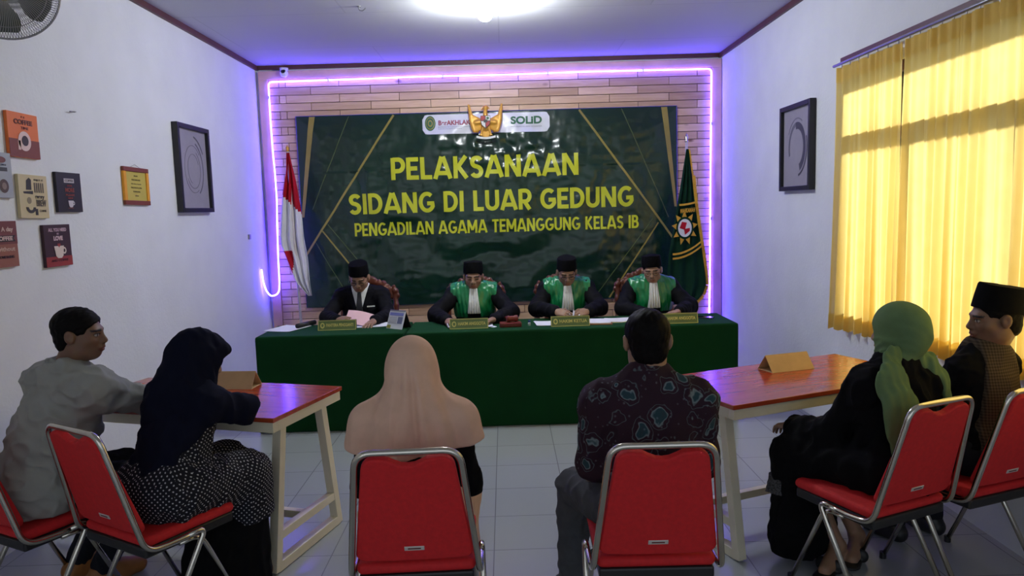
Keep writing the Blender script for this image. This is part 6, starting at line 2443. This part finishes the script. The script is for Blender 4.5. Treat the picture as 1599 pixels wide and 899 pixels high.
scarf_head(v, p, 0.97)
v.ell(p.H(0, 0.062, 0.070), (0.060, 0.058, 0.034), p.HR, 0.03)
N = p.j['neck']
v.cone(p.H(0, -0.035, -0.03), N - p.fw * 0.04, 0.086, 0.095, 0.06)
for s in 'LR':
    v.cone(N + V3(0, 0, 0.01), lerp(N, p.j['sh' + s], 0.95), 0.084, 0.074, 0.06)
v.ell(N + V3(-0.015, -0.03, -0.10), (0.150, 0.125, 0.14), None, 0.06)
v.disp(folds(97, 0.13, 0.004, (1, 1, 0.6), 0.002))
v.cut(p.L(0, 0, 0.80), nrm(p.fw * 0.2 + DN), 0.008)
face_hole(v, p, 0.88)
vol_object('headscarf', v, M_NAVY, t, O)

# woman in the sage green scarf
p = Pose(1.57, 3.0, 23)
p.set(hip=(0, -0.05, 0.565), neck=(0.055, 0.0, 0.960), head=(0.092, 0.02, 1.105), shL=(-0.110, -0.005, 0.900), shR=(0.215, -0.02, 0.885))
p.world(elL=(1.385, 3.10, 0.66), wrL=(1.295, 3.29, 0.640), elR=(1.80, 3.21, 0.66), wrR=(1.55, 3.40, 0.635), knL=(1.285, 3.215, 0.52), knR=(1.45, 3.38, 0.52),
        anL=(1.485, 3.225, 0.085), toL=(1.375, 3.105, 0.03), anR=(1.62, 3.32, 0.085), toR=(1.54, 3.20, 0.03)).face(38, -8)
t = person('woman in a sage green headscarf and black dress at the right table', p)
O = tuple(t.location)
body(t, p, 0.0055, SK, dict(L=(nrm(V3(-0.1, 0.9, -0.25)), DN, V3(1, 0.2, 0), 0.4), R=(nrm(V3(-0.9, 0.3, -0.2)), DN, V3(0, -1, 0), 0.4)))
v = volume(p, 0.18, 0.007)
torso(v, p, 0.020)
for s in 'LR':
    v.cone(p.j['sh' + s], p.j['el' + s], 0.064, 0.064, 0.05)
    v.cone(p.j['el' + s], lerp(p.j['el' + s], p.j['wr' + s], 0.92), 0.062, 0.048, 0.03)
    leg(v, p, s, 0.034, shin=0)
v.cone(p.j['knL'], V3(1.290, 3.245, 0.12), 0.092, 0.105, 0.08)
v.cone(p.j['knR'], V3(1.42, 3.36, 0.12), 0.092, 0.105, 0.08)
v.cone(lerp(p.j['knL'], p.j['knR'], 0.5), V3(1.345, 3.29, 0.12), 0.1, 0.115, 0.08)
v.ell(p.j['hip'] + V3(0, 0, -0.01), (0.19, 0.16, 0.115), None, 0.06)
v.disp(folds(101, 0.14, 0.007, (1, 1, 0.6), 0.003))
v.cut(V3(0, 0, 0.045), DN, 0.01)
vol_object('black_dress', v, M_BLACKDRESS, t, O)
M_LACE = mat('grey_black_lace', (0.07, 0.07, 0.075, 1), 0.9, var=0.9, scale=150, spec=0.1)
v = Vol(V3(1.12, 3.05, 0.3), V3(1.5, 3.5, 0.75), 0.006)
v.cone(V3(1.245, 3.19, 0.55), V3(1.215, 3.215, 0.36), 0.055, 0.062, 0.03, flat=((0.6, 0.8, 0), 0.5))
v.disp(folds(105, 0.05, 0.005, (1, 1, 0.4), 0.002))
v.cut(V3(0, 0, 0.345), DN, 0.004)
vol_object('lace_panel', v, M_LACE, t, O)
v = volume(p, 0.22, 0.0055, ('neck', 'head', 'shL', 'shR'))
scarf_head(v, p, 1.03)
v.ell(p.H(0.0, -0.055, 0.00), V3(0.085, 0.075, 0.085), p.HR, 0.04)
N = p.j['neck']
v.cone(p.H(0, -0.01, -0.06), N + V3(0, 0, 0.035), 0.082, 0.080, 0.04)


_wf = Waves(107, 0.055, 14, (1.0, 0.5, 1.0))
_wg = Waves(108, 0.14, 10)


def wrapf(q):
    d = (q - p.j['head']) @ p.HR
    e = np.stack([d[:, 2] * 0.8 + d[:, 0] * 0.6, 0.15 * (d[:, 0] - d[:, 2]), 0.25 * d[:, 1]], 1)
    return (0.0065 * np.abs(np.tanh(_wf(e) * 1.2)) + 0.0025 * _wg(d)) * np.clip((0.085 - d[:, 2]) / 0.10, 0.1, 1)


v.disp(wrapf)
face_hole(v, p)
vol_object('headscarf', v, M_SAGE, t, O)
fb = p.fw
v = Vol(V3(1.2, 2.6, 0.45), V3(2.1, 3.4, 1.15), 0.0055)
tl = [p.L(-0.03, -0.055, 1.015), p.L(-0.085, -0.105, 0.930), p.L(-0.092, -0.150, 0.84), p.L(-0.078, -0.158, 0.74), p.L(-0.072, -0.162, 0.575)]
v.chain(tl, [0.056, 0.076, 0.078, 0.070, 0.056], 0.05, flat=(fb, 0.30))
v.disp(lambda q: 0.0028 * np.sin(((q - p.S) @ p.rt) * 2 * math.pi / 0.042 + 2 * np.sin(q[:, 2] * 5)))
v.cut(tl[-1] + V3(0, 0, -0.015), nrm(V3(0.3, 0, -1)), 0.004)
vol_object('scarf_tail', v, M_SAGE, t, O)
v = Vol(V3(1.2, 2.6, 0.45), V3(2.1, 3.4, 1.15), 0.0055)
tr = [p.L(0.14, -0.045, 1.00), p.L(0.205, -0.055, 0.955), p.L(0.255, -0.075, 0.885), p.L(0.270, -0.08, 0.80), p.L(0.272, -0.085, 0.67)]
v.chain(tr, [0.048, 0.056, 0.052, 0.046, 0.040], 0.02, flat=(nrm(fb * 0.8 - p.rt * 0.6), 0.4))
v.disp(lambda q: 0.0028 * np.sin(((q - p.S) @ p.rt) * 2 * math.pi / 0.042 + 2 * np.sin(q[:, 2] * 5)))
v.cut(V3(0, 0, 0.66), DN, 0.004)
vol_object('scarf_tail', v, M_SAGE, t, O)
for s in 'LR':
    sd_ = t
    v = Vol(p.j['to' + s] * np.array([1, 1, 0]) - V3(0.16, 0.16, 0.02), p.j['an' + s] * np.array([1, 1, 0]) + V3(0.16, 0.16, 0.14), 0.005)
    an, to = p.j['an' + s], p.j['to' + s]
    d = nrm((to - an) * np.array([1, 1, 0]))
    v.cone(V3(an[0], an[1], 0.012) - d * 0.04, V3(to[0], to[1], 0.012) + d * 0.03, 0.036, 0.042, 0.01, flat=((0, 0, 1), 0.3))
    mid = lerp(an, to, 0.62)
    v.cone(mid + np.cross(d, DN) * 0.03 + V3(0, 0, -0.02), mid - np.cross(d, DN) * 0.03 + V3(0, 0, -0.02), 0.034, 0.034, 0.01, flat=(d, 0.55))
    v.cut(V3(0, 0, 0.001), DN, 0.0)
    vol_object('sandal', v, M_SANDAL, t, O)

# man in the grey shirt
p = Pose(-1.985, 3.035, -38)
p.set(hip=(0, -0.04, 0.57), neck=(0.085, 0.085, 1.030))
p.world(head=(-1.797, 3.07, 1.197), shR=(-1.720, 3.020, 0.965), shL=(-2.010, 3.150, 0.985), elR=(-1.600, 3.245, 0.860), wrR=(-1.690, 3.490, 0.800), elL=(-2.02, 3.42, 0.815), wrL=(-1.885, 3.640, 0.795),
        knL=(-1.86, 3.45, 0.50), knR=(-1.68, 3.30, 0.50), anL=(-2.06, 3.33, 0.085), toL=(-1.97, 3.46, 0.03), anR=(-1.90, 3.255, 0.085), toR=(-1.80, 3.38, 0.03)).face(-82, -3)
t = person('man in a grey shirt with black hair at the left photo edge', p)
O = tuple(t.location)
body(t, p, 0.005, SKD, dict(L=(nrm(V3(0.75, 0.6, -0.05)), DN, V3(0.6, -0.7, 0), 0.3), R=(nrm(V3(-0.3, 1, -0.05)), DN, V3(-1, -0.3, 0), 0.3)), sc=0.94)
v = volume(p, 0.17, 0.006)
torso(v, p, 0.030, w=1.08, belly=0.01)
for s in 'LR':
    v.cone(p.j['sh' + s], p.j['el' + s], 0.070, 0.066, 0.05)
    v.cone(p.j['el' + s], lerp(p.j['el' + s], p.j['wr' + s], 0.90), 0.064, 0.046, 0.03)
v.ell(p.j['hip'] + V3(0, 0, 0.0), (0.20, 0.18, 0.11), None, 0.06)
v.disp(folds(111, 0.17, 0.008, (1, 1, 1.3), 0.003))
v.cut(V3(0, 0, 0.475), DN, 0.012)
v.ell(p.j['neck'] + V3(0, 0, 0.06), (0.062, 0.062, 0.06), None, 0.01, 'sub')
vol_object('grey_shirt', v, M_GREYSHIRT, t, O)
collar(t, p, M_GREYSHIRT, 0.068, 0.062)
v = volume(p, 0.13, 0.007, ('hip', 'knL', 'knR', 'anL', 'anR'))
for s in 'LR':
    leg(v, p, s, 0.014, shin=0.97)
v.ell(p.j['hip'], (0.178, 0.148, 0.120), p.TR(), 0.05)
v.disp(folds(115, 0.10, 0.004, amp2=0.0015))
vol_object('trousers', v, M_DARKTROUSER, t, O)
for s in 'LR':
    b0, b1 = p.bounds(0.1, ('an' + s, 'to' + s))
    v = Vol(b0 * np.array([1, 1, 0]), b1, 0.005)
    foot(v, p, s, 0.010)
    v.cut(V3(0, 0, 0.095), V3(0, 0, 1), 0.006)
    v.cut(V3(0, 0, 0.002), DN, 0.0)
    vol_object('shoe', v, M_SHOE, t, O)
hair(t, p, sc=0.94, thick=0.006, h=0.004, nape=-0.07)

# man in the black cap at the right edge
p = Pose(2.03, 3.14, 22)
p.set(hip=(0, -0.05, 0.565), neck=(0.055, -0.01, 0.985))
p.world(head=(2.105, 3.125, 1.135), shL=(1.965, 3.110, 0.915), shR=(2.185, 3.185, 0.915), elL=(1.955, 3.145, 0.67), wrL=(1.83, 3.38, 0.625), elR=(2.195, 3.30, 0.67), wrR=(2.06, 3.50, 0.625),
        knL=(1.84, 3.48, 0.50), knR=(2.06, 3.54, 0.50), anL=(1.86, 3.44, 0.085), anR=(2.08, 3.50, 0.085), toL=(1.80, 3.58, 0.03), toR=(2.03, 3.64, 0.03)).face(80, -5)
t = person('man in a tall black cap and brown checked vest at the right photo edge', p)
O = tuple(t.location)
body(t, p, 0.005, SKD, dict(L=(nrm(p.fw + DN * 0.3), DN, p.rt, 0.4), R=(nrm(p.fw + DN * 0.3), DN, -p.rt, 0.4)))
v = volume(p, 0.15, 0.007)
torso(v, p, 0.014)
for s in 'LR':
    v.cone(p.j['sh' + s], p.j['el' + s], 0.060, 0.056, 0.04)
    v.cone(p.j['el' + s], lerp(p.j['el' + s], p.j['wr' + s], 0.92), 0.055, 0.042, 0.03)
v.disp(folds(121, 0.12, 0.005, amp2=0.002))
v.cut(V3(0, 0, 0.52), DN, 0.01)
v.ell(p.j['neck'] + V3(0, 0, 0.06), (0.062, 0.062, 0.06), None, 0.01, 'sub')
vol_object('black_shirt', v, M_BLACKDRESS, t, O)
v = volume(p, 0.15, 0.006, ('hip', 'neck', 'shL', 'shR'))
torso(v, p, 0.026)
R = p.TR()
v.cut(p.j['shL'] + R[:, 0] * 0.02, -R[:, 0] + R[:, 2] * 0.1, 0.01)
v.cut(p.j['shR'] - R[:, 0] * 0.02, R[:, 0] + R[:, 2] * 0.1, 0.01)
v.disp(folds(123, 0.2, 0.003))
v.cut(V3(0, 0, 0.53), DN, 0.01)
v.ell(p.j['neck'] + V3(0, 0, 0.05), (0.066, 0.066, 0.06), None, 0.01, 'sub')
vol_object('checked_vest', v, M_CHECK, t, O)
collar(t, p, M_BLACKDRESS, 0.068, 0.030)
v = volume(p, 0.13, 0.008, ('hip', 'knL', 'knR', 'anL', 'anR'))
for s in 'LR':
    leg(v, p, s, 0.014, shin=0.96)
v.ell(p.j['hip'], (0.165, 0.13, 0.10), None, 0.05)
vol_object('trousers', v, M_DARKTROUSER, t, O)
for s in 'LR':
    b0, b1 = p.bounds(0.1, ('an' + s, 'to' + s))
    v = Vol(b0 * np.array([1, 1, 0]), b1, 0.006)
    foot(v, p, s, 0.008)
    v.cut(V3(0, 0, 0.095), V3(0, 0, 1), 0.006)
    v.cut(V3(0, 0, 0.002), DN, 0.0)
    vol_object('shoe', v, M_BLACKPLASTIC, t, O)
hair(t, p, thick=0.002, h=0.005, nape=-0.075)
peci(t, p, z0=0.036, hgt=0.106, tilt=0.26)
